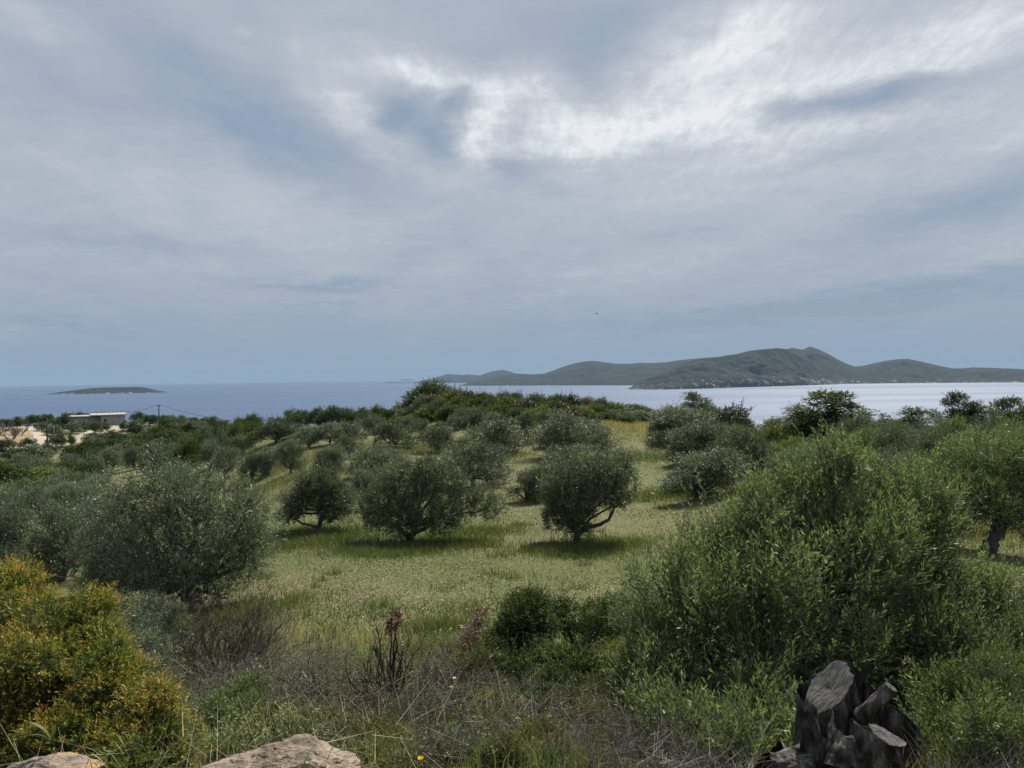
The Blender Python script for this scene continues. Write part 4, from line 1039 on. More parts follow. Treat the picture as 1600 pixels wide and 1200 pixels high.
lob = [LB(1540, 1080, 5.8, 66), LB(1605, 1120, 5.5, 80), LB(1480, 1170, 4.8, 60), LB(1560, 1185, 4.6, 76), LB(1620, 1040, 6.2, 60), LB(1500, 1120, 5.3, 50), LB(1640, 1190, 4.6, 60)]
custom_tree('wild_shrub', 'loose yellowish green shrub in the bottom right corner, right of the stump', 'shrub', b0, lob, 'shrub_leaf', 9500, 0.12, 8, 0.028, 0.009, 0.03, seed=45, up=0.7, stems=True, lumpy=0.35, stem_w=0.003)

# yellow-orange mastic bush, left foreground
b0 = hit(60, 1170)
lob = [LB(0, 950, 4.7, 81), LB(-110, 1018, 4.5, 94), LB(105, 1000, 4.5, 65), LB(50, 1068, 4.2, 81), LB(160, 1076, 4.2, 68), LB(232, 1138, 4.0, 63), LB(10, 1158, 4.0, 77), LB(125, 1173, 3.9, 68), LB(-80, 1138, 4.0, 86), LB(150, 973, 4.7, 37), LB(205, 1198, 3.8, 60), LB(280, 1173, 4.0, 34), LB(165, 1008, 4.4, 29)]
custom_tree('mastic_bush', 'dense bush with yellow-orange leaf tips filling the left foreground', 'shrub', b0, lob, 'mastic_leaf', 22000, 0.085, 10, 0.028, 0.0064, 0.03, seed=46, up=0.55, out=0.9, lumpy=0.30, twigs=5, tipc=0.62, tip_shade=0.12, stems=True, stem_w=0.0022, inner=2600, spread=0.9, shell=(0.55, 1.12), part='foliage', sub=10, subr=(0.20, 0.42))  # golden upper tips, with a little top-to-bottom shading put into the leaf tone

# dark lentisk and small evergreen shrubs, bottom centre
b0 = hit(860, 1090)
lob = [LB(818, 985, 8.0, 42, 50), LB(800, 1020, 7.8, 40, 36), LB(845, 1045, 7.4, 50, 36), LB(900, 1060, 7.2, 50, 32), LB(940, 1075, 7.2, 38, 30), LB(870, 1085, 6.9, 55, 36), LB(800, 1065, 7.2, 40, 32), LB(765, 1050, 7.4, 30, 28), LB(920, 1100, 6.8, 46, 30), LB(835, 955, 8.1, 22, 28), LB(812, 948, 8.1, 14, 18), LB(860, 985, 8.0, 16, 14), LB(965, 1055, 7.2, 20, 18), LB(770, 1030, 7.6, 18, 22), LB(890, 1120, 6.4, 40, 22), LB(830, 1120, 6.3, 40, 24)]
custom_tree('lentisk_shrub', 'dark glossy green shrub in the bottom centre, in front of the forked sapling', 'shrub', b0, lob, 'dark_leaf', 11000, 0.10, 7, 0.030, 0.014, 0.025, seed=47, up=0.5, lumpy=0.55, sub=9, subr=(0.2, 0.5), shoots=120, gap=0.0, twigs=3, stems=True, stem_w=0.003, tipc=0.35, inner=900)
b0 = hit(908, 1040); Y0 = b0[1]
lob = [LB(868, 955, Y0, 22, 14), LB(885, 968, Y0, 18, 20), LB(935, 965, Y0, 26, 18), LB(955, 950, Y0, 20, 14), LB(895, 990, Y0, 14, 22), LB(930, 990, Y0 + .2, 18, 20), LB(960, 985, Y0, 20, 12), LB(915, 975, Y0 + .3, 18, 14), LB(875, 985, Y0, 14, 14)]
custom_tree('olive_sapling', 'small dark sapling with two stems forking in a V behind the lentisk shrub', 'tree', b0, lob, 'dark_leaf', 2600, 0.12, 7, 0.038, 0.012, 0.03,
            limbs=[([P(906, 1048, Y0), P(903, 1025, Y0), P(893, 1000, Y0), P(880, 972, Y0)], 0.035, 0.015), ([P(906, 1048, Y0), P(914, 1020, Y0), P(928, 995, Y0), P(945, 965, Y0)], 0.032, 0.012)],
            fork=P(905, 1015, Y0), seed=48, lumpy=0.35)

def small_shrub(name, label, px, yb, lobs, leaf, n, spr, nl, ll, lw, seed, group=None, cat='shrub', tipc=0.2, **kw):
    b = hit(px, yb)
    return custom_tree(name, label, cat, b, [LB(*l) for l in lobs], leaf, n, spr, nl, ll, lw, 0.014, seed=seed, group=group, tipc=tipc, stems=True, stem_w=0.0025, twigs=2, **kw)
small_shrub('garrigue_shrub', 'small orange-tipped green shrub below the reddish brown shoot', 755, 1120, [(745, 1050, 7.2, 34, 30), (760, 1080, 6.8, 36, 26), (730, 1095, 6.6, 28, 24), (785, 1100, 6.6, 26, 22)], 'garrigue_leaf', 2400, 0.09, 7, 0.022, 0.009, 51, tipc=0.5)
small_shrub('garrigue_shrub', 'low orange and green shrub left of the dark lentisk, near the white flowers', 740, 1150, [(725, 1110, 6.0, 34, 24), (770, 1120, 5.9, 38, 28), (750, 1140, 5.7, 40, 26)], 'mastic_leaf', 2600, 0.07, 7, 0.02, 0.008, 52, tipc=0.2)
small_shrub('garrigue_shrub', 'yellow-green shrub with orange bits right of the dark lentisk', 940, 1150, [(900, 1120, 6.0, 34, 26), (960, 1110, 6.2, 50, 30), (1000, 1095, 6.4, 40, 36), (930, 1140, 5.8, 46, 26)], 'garrigue_leaf', 3600, 0.10, 7, 0.024, 0.008, 53, tipc=0.35)
small_shrub('garrigue_shrub', 'yellow-green shrub at the bottom centre between the grey twiggy domes', 810, 1190, [(800, 1155, 5.2, 46, 28), (840, 1175, 5.0, 42, 28), (780, 1185, 4.9, 40, 26)], 'garrigue_leaf', 2600, 0.09, 7, 0.02, 0.008, 54, tipc=0.4)
small_shrub('grey_herb', 'pale grey-green herb with soft leaves beside the yellow flower', 700, 1200, [(690, 1175, 4.3, 22, 16), (720, 1165, 4.4, 18, 14)], 'silver_leaf', 240, 0.08, 7, 0.03, 0.008, 55)
small_shrub('broad_shrub', 'bright feathery green shoots at the left foot of the near olive bush', 1020, 1150, [(1010, 1010, 6.6, 42, 60), (1035, 1080, 6.2, 44, 50), (990, 1060, 6.5, 34, 44), (1060, 1150, 5.6, 50, 44)], 'bush_leaf', 4200, 0.13, 8, 0.038, 0.008, 56, tipc=0.4, up=1.0)
small_shrub('round_shrub', 'pale olive-green rounded shrub between the dry twiggy bush and the big silvery olive', 250, 985, [(245, 965, 10.5, 34, 26), (222, 975, 10.3, 26, 22), (275, 978, 10.2, 26, 22)], 'silver_leaf', 2200, 0.11, 6, 0.035, 0.009, 57)
small_shrub('twiggy_shrub', 'thin silver-grey shrub in the gap behind the right shoulder of the yellow-orange bush', 190, 985, [(185, 955, 9.5, 30, 24), (160, 968, 9.3, 24, 20), (212, 985, 8.8, 26, 22), (235, 1010, 7.8, 26, 20), (262, 1040, 7.0, 28, 20)], 'silver_leaf', 2600, 0.10, 6, 0.032, 0.008, 62)
small_shrub('garrigue_shrub', 'low dark shrub between the burnt shrubs and the thorny grey dome', 640, 1130, [(620, 1120, 6.0, 34, 16), (660, 1130, 5.8, 34, 18), (690, 1140, 5.6, 26, 16)], 'scrub_leaf', 1800, 0.07, 7, 0.02, 0.008, 63)
small_shrub('garrigue_shrub', 'flat grey-green shrub at the bottom edge right of the yellow flower', 780, 1200, [(740, 1185, 4.3, 30, 16), (790, 1192, 4.2, 36, 18), (850, 1190, 4.2, 34, 18)], 'silver_leaf', 1800, 0.06, 7, 0.018, 0.006, 64)
small_shrub('garrigue_shrub', 'mossy shrub at the bottom edge left of the stump', 1080, 1200, [(1000, 1175, 4.6, 38, 20), (1070, 1185, 4.4, 40, 22), (940, 1180, 4.6, 34, 18)], 'scrub_leaf', 2400, 0.07, 7, 0.02, 0.007, 65)
small_shrub('bramble', 'dark green weedy shrub right of the yellow-orange bush', 345, 1150, [(345, 1105, 5.6, 34, 26), (375, 1090, 5.9, 30, 24), (330, 1130, 5.1, 30, 26), (370, 1130, 5.2, 34, 24)], 'bush_leaf', 2400, 0.09, 7, 0.03, 0.010, 58)
small_shrub('bramble', 'yellow-green leafy shrub just above the large flat rock', 470, 1165, [(440, 1130, 5.0, 36, 24), (490, 1145, 4.8, 40, 26), (540, 1150, 4.7, 40, 26), (590, 1160, 4.6, 40, 24)], 'garrigue_leaf', 3600, 0.07, 7, 0.02, 0.009, 59, tipc=0.3)

# reddish brown dead-leaved shoots
small_shrub('dead_shoot', 'upright shoot covered in reddish brown dead leaves, left of the dark lentisk', 745, 1045, [(748, 968, 8.6, 13, 16), (742, 995, 8.5, 20, 18), (735, 1015, 8.5, 26, 16), (760, 1010, 8.5, 18, 18)], 'dead_leaf', 1100, 0.07, 6, 0.026, 0.013, 60)
small_shrub('dead_litter_clump', 'heap of red-brown dead leaves at the foot of the burnt shrubs', 552, 1130, [(552, 1108, 6.7, 26, 14), (530, 1115, 6.6, 18, 12), (575, 1112, 6.7, 18, 12)], 'dead_leaf', 800, 0.05, 5, 0.022, 0.012, 61)

# ------------------------------------------------------------------ leafless shrubs
def twig_bush(name, label, base, h, spread, nst, mat, seed, cat='shrub', levels=3, w0=0.012, br=4, group=None, lean=(0, 0), part='stems', curl=0.2):
    rs = np.random.RandomState(seed); base = np.asarray(base, float)
    root = empty(name, base, label, cat, group); mb = MB()
    segs = []
    for _ in range(nst):
        a = rs.uniform(0, 6.28); d = nrm(np.array([math.cos(a) * spread + lean[0], math.sin(a) * spread + lean[1], rs.uniform(0.6, 1.2)])[None])[0]
        segs.append((np.array([math.cos(a), math.sin(a), 0]) * rs.uniform(0, 0.12) * h * spread * 2 + [0, 0, -0.04], d, h * rs.uniform(0.5, 0.75), w0 * rs.uniform(0.7, 1.2), 0))
    out = []
    while segs:
        p, d, L, w, lv = segs.pop()
        n = 4; pts = [p]; dd = d.copy()
        for i in range(n):
            dd = nrm((dd + rs.normal(size=3) * curl + np.array([0, 0, 0.06]))[None])[0]; pts.append(pts[-1] + dd * L / n)
        V, Q = tube(np.array(pts), np.linspace(w, w * 0.5, n + 1), 3 if lv else 5); mb.add(V, Q, rs.uniform(0.2, 0.8))
        if lv < levels - 1:
            for _ in range(br):
                k = rs.randint(1, n + 1); nd = nrm((dd + rs.normal(size=3) * 0.5 + np.array([0, 0, 0.2]))[None])[0]
                segs.append((pts[k], nd, L * rs.uniform(0.4, 0.7), w * 0.5, lv + 1))
    mb.build(part, [MATS[mat]], root)
    return root
twig_bush('dry_bush', 'tangled leafless grey-brown bush right of the yellow-orange bush', hit(345, 1060), 1.2, 0.9, 60, 'brown_twig', 71, w0=0.008, br=6)
twig_bush('dry_bush', 'sparse dark leafless bush under the trunk of the big silvery olive', hit(285, 1020), 0.9, 0.8, 30, 'brown_twig', 72, w0=0.008)
twig_bush('dry_bush', 'leafless dry twigs leaning over the grass at the field edge', hit(405, 1040), 0.95, 0.7, 30, 'brown_twig', 73, w0=0.007, lean=(0.4, 0))
b = hit(606, 1108)
r_ = twig_bush('burnt_shrub', 'tallest burnt black shrub in the bottom centre, topped by a tuft of brown leaves', b, 0.72, 0.42, 12, 'burnt_twig', 74, w0=0.012, br=4, curl=0.13)
rs = np.random.RandomState(75); t0 = P(612, 1000, b[1]) - b; t1 = P(616, 968, b[1]) - b
mb = MB()
for q in range(3):
    V, Q = tube(wig(rs, (0.01 * q, 0, 0), t1 + rs.normal(size=3) * 0.04, 8, 0.1), np.linspace(0.014, 0.005, 8), 5); mb.add(V, Q, 0.5)
mb.build('tall_stem', [MATS['burnt_twig']], r_)
cr_ = crown(rs, [(t1[0], t1[1], t1[2] - 0.03, 0.055, 0.055, 0.09), (t1[0] - 0.02, t1[1], t1[2] - 0.12, 0.045, 0.045, 0.05)], 160, 0.05, 5, 0.028, 0.013, seed=76); cr_.build('leaf_tuft', [MATS['dead_leaf']], r_)
twig_bush('burnt_shrub', 'burnt black shrub left of the tallest burnt one, ends curling up', hit(505, 1108), 0.55, 0.5, 10, 'burnt_twig', 77, w0=0.010, br=3, curl=0.16)
twig_bush('burnt_shrub', 'small burnt black shrub between the two larger burnt ones', hit(552, 1100), 0.42, 0.6, 9, 'burnt_twig', 78, w0=0.008, br=3)
twig_bush('burnt_shrub', 'burnt grey shrub on the ash slope left of the reddish brown shoot', hit(690, 1082), 0.5, 0.8, 20, 'grey_twig', 79, w0=0.007, br=4)
twig_bush('thorn_dome', 'grey thorny twig dome at the bottom edge, right of centre', hit(925, 1205), 0.34, 1.5, 80, 'grey_twig', 80, w0=0.0035, br=5, curl=0.35)
twig_bush('thorn_dome', 'grey thorny twig dome at the bottom centre beside the yellow flower', hit(720, 1190), 0.34, 1.5, 70, 'grey_twig', 81, w0=0.0035, br=5, curl=0.35)
twig_bush('thorn_dome', 'grey twiggy dome below the orange-tipped shrub', hit(680, 1140), 0.34, 1.3, 60, 'grey_twig', 82, w0=0.0035, br=5, curl=0.35)
twig_bush('thorn_dome', 'grey twiggy dome under the left shoots of the near olive bush', hit(1010, 1195), 0.36, 1.3, 60, 'grey_twig', 83, w0=0.0035, br=5, curl=0.35)
for (px, yb, h, sp, n_, sd_, lab) in ((17, 688, 3.6, 0.9, 5, 84, 'larger bare branched tree on the brown soil at the left edge'), (30, 681, 3.0, 0.8, 4, 85, 'smaller bare tree right of the larger bare one'), (3, 676, 2.8, 0.9, 4, 86, 'bare tree cut by the left edge of the view')):
    twig_bush('bare_tree', lab, hit(px, yb), h, sp, n_, 'grey_twig', sd_, 'tree', w0=0.16, br=5, levels=4, group='bare trees by the dirt track', part='branches')

# ------------------------------------------------------------------ stump
def wood_mat(name, stops, bump, sc):
    return surf_mat(name, stops, scale=sc, bump=bump, bscale=sc * 3.5, rough=0.95, spec=0.08, dist=0.03, stretch=(1, 1, 0.30), contrast=1.5)
wood_mat('stump_wood', [(0.010, 0.009, 0.009), (0.042, 0.038, 0.036), (0.12, 0.11, 0.102), (0.32, 0.30, 0.28)], 1.0, 14)
surf_mat('cut_wood', [(0.02, 0.02, 0.019), (0.085, 0.082, 0.077), (0.23, 0.22, 0.205)], scale=22, bump=1.0, bscale=40, dist=0.02, stretch=(1, 3.5, 0.6), contrast=1.3)
def wood_lobe(root, part, p0, p1, r0, r1, cutn, seed, flute=0.22, ecc=1.0, rings=44, seg=110, cap=True, mat='stump_wood', bend=0.0):
    rs = np.random.RandomState(seed); p0 = np.array(p0, float); p1 = np.array(p1, float)
    cutn = np.array(cutn, float); cutn /= np.linalg.norm(cutn)
    nz = Noise(seed, 1.0, 4, 3); ax = p1 - p0; L = np.linalg.norm(ax); ax /= L
    ref = np.array([0, 1.0, 0]) if abs(ax[1]) < 0.9 else np.array([1.0, 0, 0])
    u = np.cross(ax, ref); u /= np.linalg.norm(u); w = np.cross(ax, u)
    a = np.arange(seg) / seg * 2 * math.pi; V = []
    cs = np.stack([np.cos(a), np.sin(a)], 1)
    for i in range(rings):
        t = i / (rings - 1)
        r = r0 + (r1 - r0) * t ** 0.6
        q = np.concatenate([cs * 1.5, np.full((seg, 1), t * 1.9)], 1)
        f = 1 + flute * nz(q) + flute * 0.3 * np.abs(nz(q * 2.6)) + flute * 0.22 * nz(q * 6.0) + flute * 0.10 * nz(q * 15.0) - 0.08
        c = p0 + ax * L * t + u * bend * math.sin(t * 3.1)
        ring = c + (u[None] * cs[:, :1] * ecc + w[None] * cs[:, 1:]) * (r * f)[:, None]
        # slide along the axis so that the last rings follow the slanted cut
        s = ((p1 - ring) @ cutn) / (ax @ cutn)
        k = t ** 3
        ring = ring + ax * ((s - L * (1 - t)) * k)[:, None] * 1.0 + ax * (L * 0)
        V.append(ring)
    last = V[-1]; s = ((p1 - last) @ cutn) / (ax @ cutn); V[-1] = last + ax * s[:, None]
    V = np.concatenate(V); mb = MB()
    Q = [(i*seg+j, i*seg+(j+1) % seg, (i+1)*seg+(j+1) % seg, (i+1)*seg+j) for i in range(rings - 1) for j in range(seg)]
    mb.add(V, Q, 0.5); o = mb.build(part, [MATS[mat]], root, smooth=True)
    if cap:
        c = V[-seg:].mean(0); rr_ = []
        for k in range(9):
            t = 1 - k / 8.0
            rg = c + (V[-seg:] - c) * max(t, 0.02)
            rg = rg + cutn * (0.006 * nz(rg * 25)[:, None] * (1 if 0 < k else 0.3) - 0.012 * (1 - t) ** 2)
            rr_.append(rg + cutn * 0.001)
        Vc = np.concatenate(rr_); mb = MB(); mb.add(Vc, [(i*seg+j, i*seg+(j+1) % seg, (i+1)*seg+(j+1) % seg, (i+1)*seg+j) for i in range(8) for j in range(seg)], 0.5)
        mb.build('cut_face', [MATS['cut_wood']], o, smooth=True)
    return o
SY = 4.15
sb = hit(1335, 1215); sb = np.array([P(1335, 1215, SY)[0], SY, float(ground_z(P(1335, 1215, SY)[0], SY))])
stump = empty('tree_stump', sb, 'weathered dark grey tree stump with pale sawn faces, in front of the near olive bush', 'stump')
def SP(px, py, dy=0.0): return P(px, py, SY + dy) - sb
wood_lobe(stump, 'root_mass', SP(1335, 1290, 0.05), SP(1325, 1120, 0.10), 0.456, 0.270, (0.1, -0.3, 1), 91, 0.24, cap=False)
wood_lobe(stump, 'back_stem', SP(1300, 1190, 0.12), SP(1296, 1078, 0.12), 0.217, 0.150, (-0.74, -0.20, 0.72), 92, 0.17, ecc=1.0)
wood_lobe(stump, 'back_rib', SP(1345, 1170, 0.18), SP(1350, 1062, 0.18), 0.148, 0.084, (0.75, -0.2, 0.65), 93, 0.25, cap=False)
wood_lobe(stump, 'front_stem', SP(1352, 1245, -0.10), SP(1366, 1142, -0.10), 0.171, 0.112, (0.38, -0.10, 1.0), 94, 0.26, ecc=1.1)
wood_lobe(stump, 'side_stem', SP(1400, 1250, 0.02), SP(1412, 1118, 0.04), 0.171, 0.078, (0.7, -0.05, 0.9), 95, 0.32, cap=False)
wood_lobe(stump, 'broken_branch', SP(1345, 1120, -0.02), SP(1392, 1074, -0.10), 0.048, 0.029, (0.5, -0.3, 0.8), 96, 0.22, rings=14, seg=24)
wood_lobe(stump, 'root', SP(1285, 1215, 0.0), SP(1190, 1200, -0.10), 0.137, 0.078, (-1, -0.3, 0.4), 97, 0.35, cap=False)
wood_lobe(stump, 'root', SP(1262, 1225, 0.05), SP(1215, 1178, 0.0), 0.10, 0.05, (-1, -0.3, 0.6), 98, 0.35, cap=False)
wood_lobe(stump, 'root', SP(1440, 1235, 0.05), SP(1468, 1205, 0.02), 0.10, 0.05, (1, -0.3, 0.4), 99, 0.35, cap=False)
wood_lobe(stump, 'bark_ridge', SP(1310, 1200, -0.12), SP(1318, 1118, -0.02), 0.11, 0.07, (0.2, -0.6, 1), 199, 0.2, cap=False)
for i, (px, py, px2, py2, r) in enumerate(((1268, 1200, 1262, 1105, 0.075), (1290, 1240, 1285, 1150, 0.12), (1425, 1245, 1428, 1160, 0.10), (1320, 1250, 1322, 1170, 0.12))):
    wood_lobe(stump, 'bark_ridge', SP(px, py, -0.04), SP(px2, py2, 0.06), r, r * 0.62, (0.1, -0.3, 1), 200 + i, 0.22, cap=False, rings=16, seg=28)

# ------------------------------------------------------------------ rocks
surf_mat('rock_tan', [(0.07, 0.055, 0.042), (0.22, 0.17, 0.125), (0.36, 0.29, 0.22)], scale=9, bump=0.8, bscale=22, dist=0.012, contrast=1.2)
surf_mat('rock_orange', [(0.06, 0.052, 0.05), (0.20, 0.165, 0.135), (0.38, 0.21, 0.09)], scale=8, bump=0.8, bscale=22, dist=0.012, contrast=1.6)
surf_mat('rock_grey', [(0.12, 0.11, 0.12), (0.25, 0.235, 0.235), (0.5, 0.47, 0.45)], scale=8, bump=0.8, bscale=30, dist=0.01, contrast=1.3)
def rock(name, label, c, size, mat, seed, rz=0.0, nfac=16, group=None, cat='rock'):
    rs = np.random.RandomState(seed)
    n1, n2 = 110, 160
    th = np.linspace(0.02, math.pi - 0.02, n1); ph = np.arange(n2) / n2 * 2 * math.pi
    TH, PH = np.meshgrid(th, ph, indexing='ij')
    d = np.stack([np.sin(TH) * np.cos(PH), np.sin(TH) * np.sin(PH), np.cos(TH)], -1).reshape(-1, 3)
    fn = nrm(rs.normal(size=(nfac, 3))); fh = rs.uniform(0.72, 1.0, nfac)
    dt = d @ fn.T; r = np.where(dt > 0.05, fh / np.maximum(dt, 0.05), 9).min(1); r = np.minimum(r, 1.25)
    nz = Noise(seed, 2.2, 5); r = r * (1 + 0.05 * nz(d)) - 0.05 * np.abs(nz(d * 2.2)) ** 0.5 + 0.02 * nz(d * 6.0) + 0.012 * nz(d * 15.0)
    V = d * r[:, None] * np.array(size)
    ca, sa = math.cos(rz), math.sin(rz); V = np.stack([V[:, 0]*ca - V[:, 1]*sa, V[:, 0]*sa + V[:, 1]*ca, V[:, 2]], 1)
    mb = MB(); mb.add(V, [(i*n2+j, (i+1)*n2+j, (i+1)*n2+(j+1) % n2, i*n2+(j+1) % n2) for i in range(n1-1) for j in range(n2)], 0.5)
    o = mb.build(name, [MATS[mat]]); o.location = c
    return tag(o, label, cat, group)
def rock_at(px, py, Y, sz, name, label, mat, seed, rz=0.0, nfac=16, cat='rock'):
    c = P(px, py, Y); return rock(name, label, c, sz, mat, seed, rz, nfac, cat=cat)
rock_at(430, 1218, 3.6, (0.40, 0.26, 0.17), 'rock', 'large pale tan flat rock at the bottom edge, left of centre', 'rock_tan', 6, 0.1, 30)
rock_at(78, 1212, 3.55, (0.25, 0.16, 0.09), 'rock', 'long grey and orange rock at the bottom left corner', 'rock_orange', 11, 0.0, 26)
rock_at(522, 1210, 3.75, (0.06, 0.05, 0.05), 'rock', 'small tan stone against the right end of the large flat rock', 'rock_tan', 9)
rock_at(1205, 1192, 4.2, (0.085, 0.06, 0.05), 'rock', 'pale grey stone beside the left root of the stump', 'rock_grey', 12, 0.4)
rock_at(1178, 1204, 4.15, (0.06, 0.05, 0.045), 'rock', 'smaller pale stone left of the grey stone by the stump', 'rock_grey', 13, 1.0)
for i, (px, py, s, lab) in enumerate(((211, 673, 1.6, 'white boulder heap on the bank right of the building'), (196, 666, 1.0, 'small white boulder at the end of the right dirt track'))):
    c = hit(px, py); rock('boulder', lab, c + np.array([0, 0, s * 0.3]), (s * 1.3, s, s * 0.6), 'rock_grey', 20 + i, cat='rock', group=None)

# ------------------------------------------------------------------ flowers
def flower(name, label, px, py, Y, r, mat, seed, cat='flower', group=None, npet=6, cup=0.5):
    rs = np.random.RandomState(seed); c = P(px, py, Y); g = float(ground_z(c[0], c[1]))
    root = empty(name, (c[0], c[1], g), label, cat, group); h = max(0.06, c[2] - g)
    mb = MB(); V, Q = tube(wig(rs, (0.0, 0, -0.02), (0, 0, h), 6, 0.12), np.full(6, 0.0016), 4); mb.add(V, Q, 0.4); mb.build('stem', [MATS['grass_blade']], root)
    mb = MB()
    for k in range(npet):
        a = k / npet * 6.283 + rs.uniform(-0.15, 0.15); d = np.array([math.cos(a), math.sin(a), cup]); d /= np.linalg.norm(d)
        V, Q = leaves(np.array([[0, 0, h]]), d[None], np.array([[0, 0, 1.0]]), [r], [r * 1.0], mid=0.62, fold=0.12); mb.add(V, Q, rs.uniform(0.3, 0.8))
    mb.build('petals', [MATS[mat]], root)
    V, Q = tube(np.array([[0, 0, h - 0.002], [0, 0, h + 0.006], [0, 0, h + 0.010]]), [r * 0.16, r * 0.2, r * 0.05], 8); mb = MB(); mb.add(V, Q, 0.9); mb.build('centre', [MATS['yellow_flower']], root)
    return root
flower('flower', 'single bright yellow cup-shaped flower at the bottom centre', 657, 1188, 3.9, 0.024, 'poppy_petal', 1, cup=0.9)
for i, (px, py, Y, lab) in enumerate(((710, 1060, 6.3, 'upper of two white flowers on the orange-tipped shrub'), (706, 1074, 6.2, 'lower of two white flowers on the orange-tipped shrub'), (742, 1163, 5.0, 'white flower at the bottom centre above the grey twigs'), (841, 1129, 5.8, 'tiny white flower under the dark lentisk shrub'), (527, 1166, 4.4, 'small white flower above the right end of the large rock'))):
    flower('flower', lab, px, py, Y, 0.020 if i < 3 else 0.013, 'white_petal', 10 + i, cup=0.35, npet=5)
for i, (px, py, Y, lab) in enumerate(((711, 1112, 5.9, 'yellow flower head low on the orange and green shrub'), (734, 1108, 5.9, 'smaller yellow flower head right of the low one on the orange and green shrub'))):
    flower('flower', lab, px, py, Y, 0.014, 'yellow_flower', 20 + i, cup=0.3, npet=7)

# asphodel-like broad leaves in front of the mastic
def strap_plant(name, label, px, py, Y, n, L, W, seed, cat='plant'):
    rs = np.random.RandomState(seed); c = P(px, py, Y)
    root = empty(name, c, label, cat); mb = MB()
    for k in range(n):
        a = rs.uniform(0, 6.28); o_ = rs.normal(size=2) * 0.06 * (n > 20); tilt = rs.uniform(0.05, 0.45); l = L * rs.uniform(0.6, 1.1); m = 7
        t = np.linspace(0, 1, m); x = np.sin(tilt + t * 0.5) * t * l; z = np.cos(tilt + t * 0.6) * t * l
        ctr = np.stack([x * math.cos(a) + o_[0], x * math.sin(a) + o_[1], z], 1); s = np.array([-math.sin(a), math.cos(a), 0])
        wv_ = W * np.sin(np.clip(t * 0.9 + 0.12, 0, 1) * math.pi) ** 0.7
        V = np.concatenate([ctr + s * wv_[:, None] / 2, ctr - s * wv_[:, None] / 2]); Q = [(i, i + 1, m + i + 1, m + i) for i in range(m - 1)]
        mb.add(V, Q, rs.uniform(0.2, 0.6))
    mb.build('leaves', [MATS['yellow_leaf']], root); return root
strap_plant('broadleaf_plant', 'plant with a few upright broad green leaves in front of the yellow-orange bush', 82, 1160, 3.62, 4, 0.17, 0.020, 8)
strap_plant('grass_clump', 'clump of bright green grass blades rising in front of the large flat rock', 460, 1235, 3.25, 22, 0.24, 0.004, 4, 'grass')
strap_plant('grass_clump', 'bright green grass clump right of the yellow-orange bush', 345, 1180, 4.2, 90, 0.22, 0.0045, 5, 'grass')
strap_plant('grass_clump', 'bright green grass clump behind the large flat rock', 465, 1150, 4.5, 90, 0.22, 0.0045, 6, 'grass')
strap_plant('grass_clump', 'green grass clump left of the large flat rock at the bottom edge', 180, 1210, 3.5, 50, 0.18, 0.004, 7, 'grass')

# ------------------------------------------------------------------ left valley: building, poles, cables, road
def box(mb, x0, x1, y0, y1, z0, z1, m=0, c=0.5):
    V = [(x, y, z) for z in (z0, z1) for x, y in ((x0, y0), (x1, y0), (x1, y1), (x0, y1))]
    mb.add(V, [(0, 3, 2, 1), (4, 5, 6, 7), (0, 1, 5, 4), (1, 2, 6, 5), (2, 3, 7, 6), (3, 0, 4, 7)], c, m)
bb = hit(172, 664.5); bY = bb[1]; s_ = bY / FPX
bld = empty('building', bb, 'unfinished flat-roofed grey building by the sea on the left, with posts on its roof', 'building', rz=math.atan2(-bb[0], bb[1]))
def bx(part, x0, x1, y0, y1, z0, z1, mat, parent=None):
    mb = MB(); box(mb, x0, x1, y0, y1, z0, z1); return mb.build(part, [MATS[mat]], parent or bld)
W0 = -24 * s_; W1 = 21 * s_; H0 = 17 * s_
bx('wall', W0 + 2.0, W1 - 0.1, 0, 12, -0.6, H0 - 0.3, 'panel_grey')
for k in range(5): bx('wall_post', W1 - 0.15 - k * 1.45, W1 + 0.02 - k * 1.45, -0.12, -0.003, -0.6, H0 - 0.32, 'concrete')
bx('opening', W0 + 2.8, W0 + 3.3, -0.09, -0.004, 0.0, H0 - 1.2, 'dark_opening')
rf = bx('roof_slab', W0 - 0.6, W1 + 0.4, -0.7, 14, H0 - 0.28, H0, 'concrete')
bx('parapet', W0 - 0.6, W1 + 0.4, 13.6, 14.0, H0 + 0.003, H0 + 0.3, 'concrete', rf)
for k in range(9): bx('rebar_post', W0 + 1.0 + k * 1.0, W0 + 1.07 + k * 1.0, 2 + (k * 3.7) % 9, 2.07 + (k * 3.7) % 9, H0 + 0.003, H0 + 0.9, 'dark_opening', rf)
bx('low_wing_roof', -66 * s_, W0 - 0.65, 1.5, 13, H0 - 0.55, H0 - 0.32, 'concrete')
bx('low_wing_wall', -62 * s_, W0 + 1.9, 2, 12.5, -0.6, H0 - 0.56, 'concrete')

def pole(px, ytop, ybase, label, r=0.13, group='wooden utility poles', mat='pole_wood', arm=True):
    b = hit(px, ybase); t = P(px, ytop, b[1]); h = t[2] - b[2]
    root = empty('utility_pole', b, label, 'pole', group)
    mb = MB(); V, Q = tube([[0, 0, -0.3], [0, 0, h * 0.5], [0, 0, h], [0, 0, h + 0.01]], [r, r * 0.85, r * 0.7, 0.01], 10); mb.add(V, Q); mb.build('shaft', [MATS[mat]], root, smooth=True)
    if arm:
        mb = MB(); box(mb, -0.55, 0.55, -0.05, 0.05, h - 0.35, h - 0.23); a = mb.build('crossarm', [MATS[mat]], root)
        for x in (-0.5, 0, 0.5):
            mb = MB(); V, Q = tube([[x, 0, h - 0.227], [x, 0, h - 0.1], [x, 0, h - 0.07]], [0.05, 0.05, 0.02], 6); mb.add(V, Q); mb.build('insulator', [MATS['white_paint']], a)
    return b, h, root
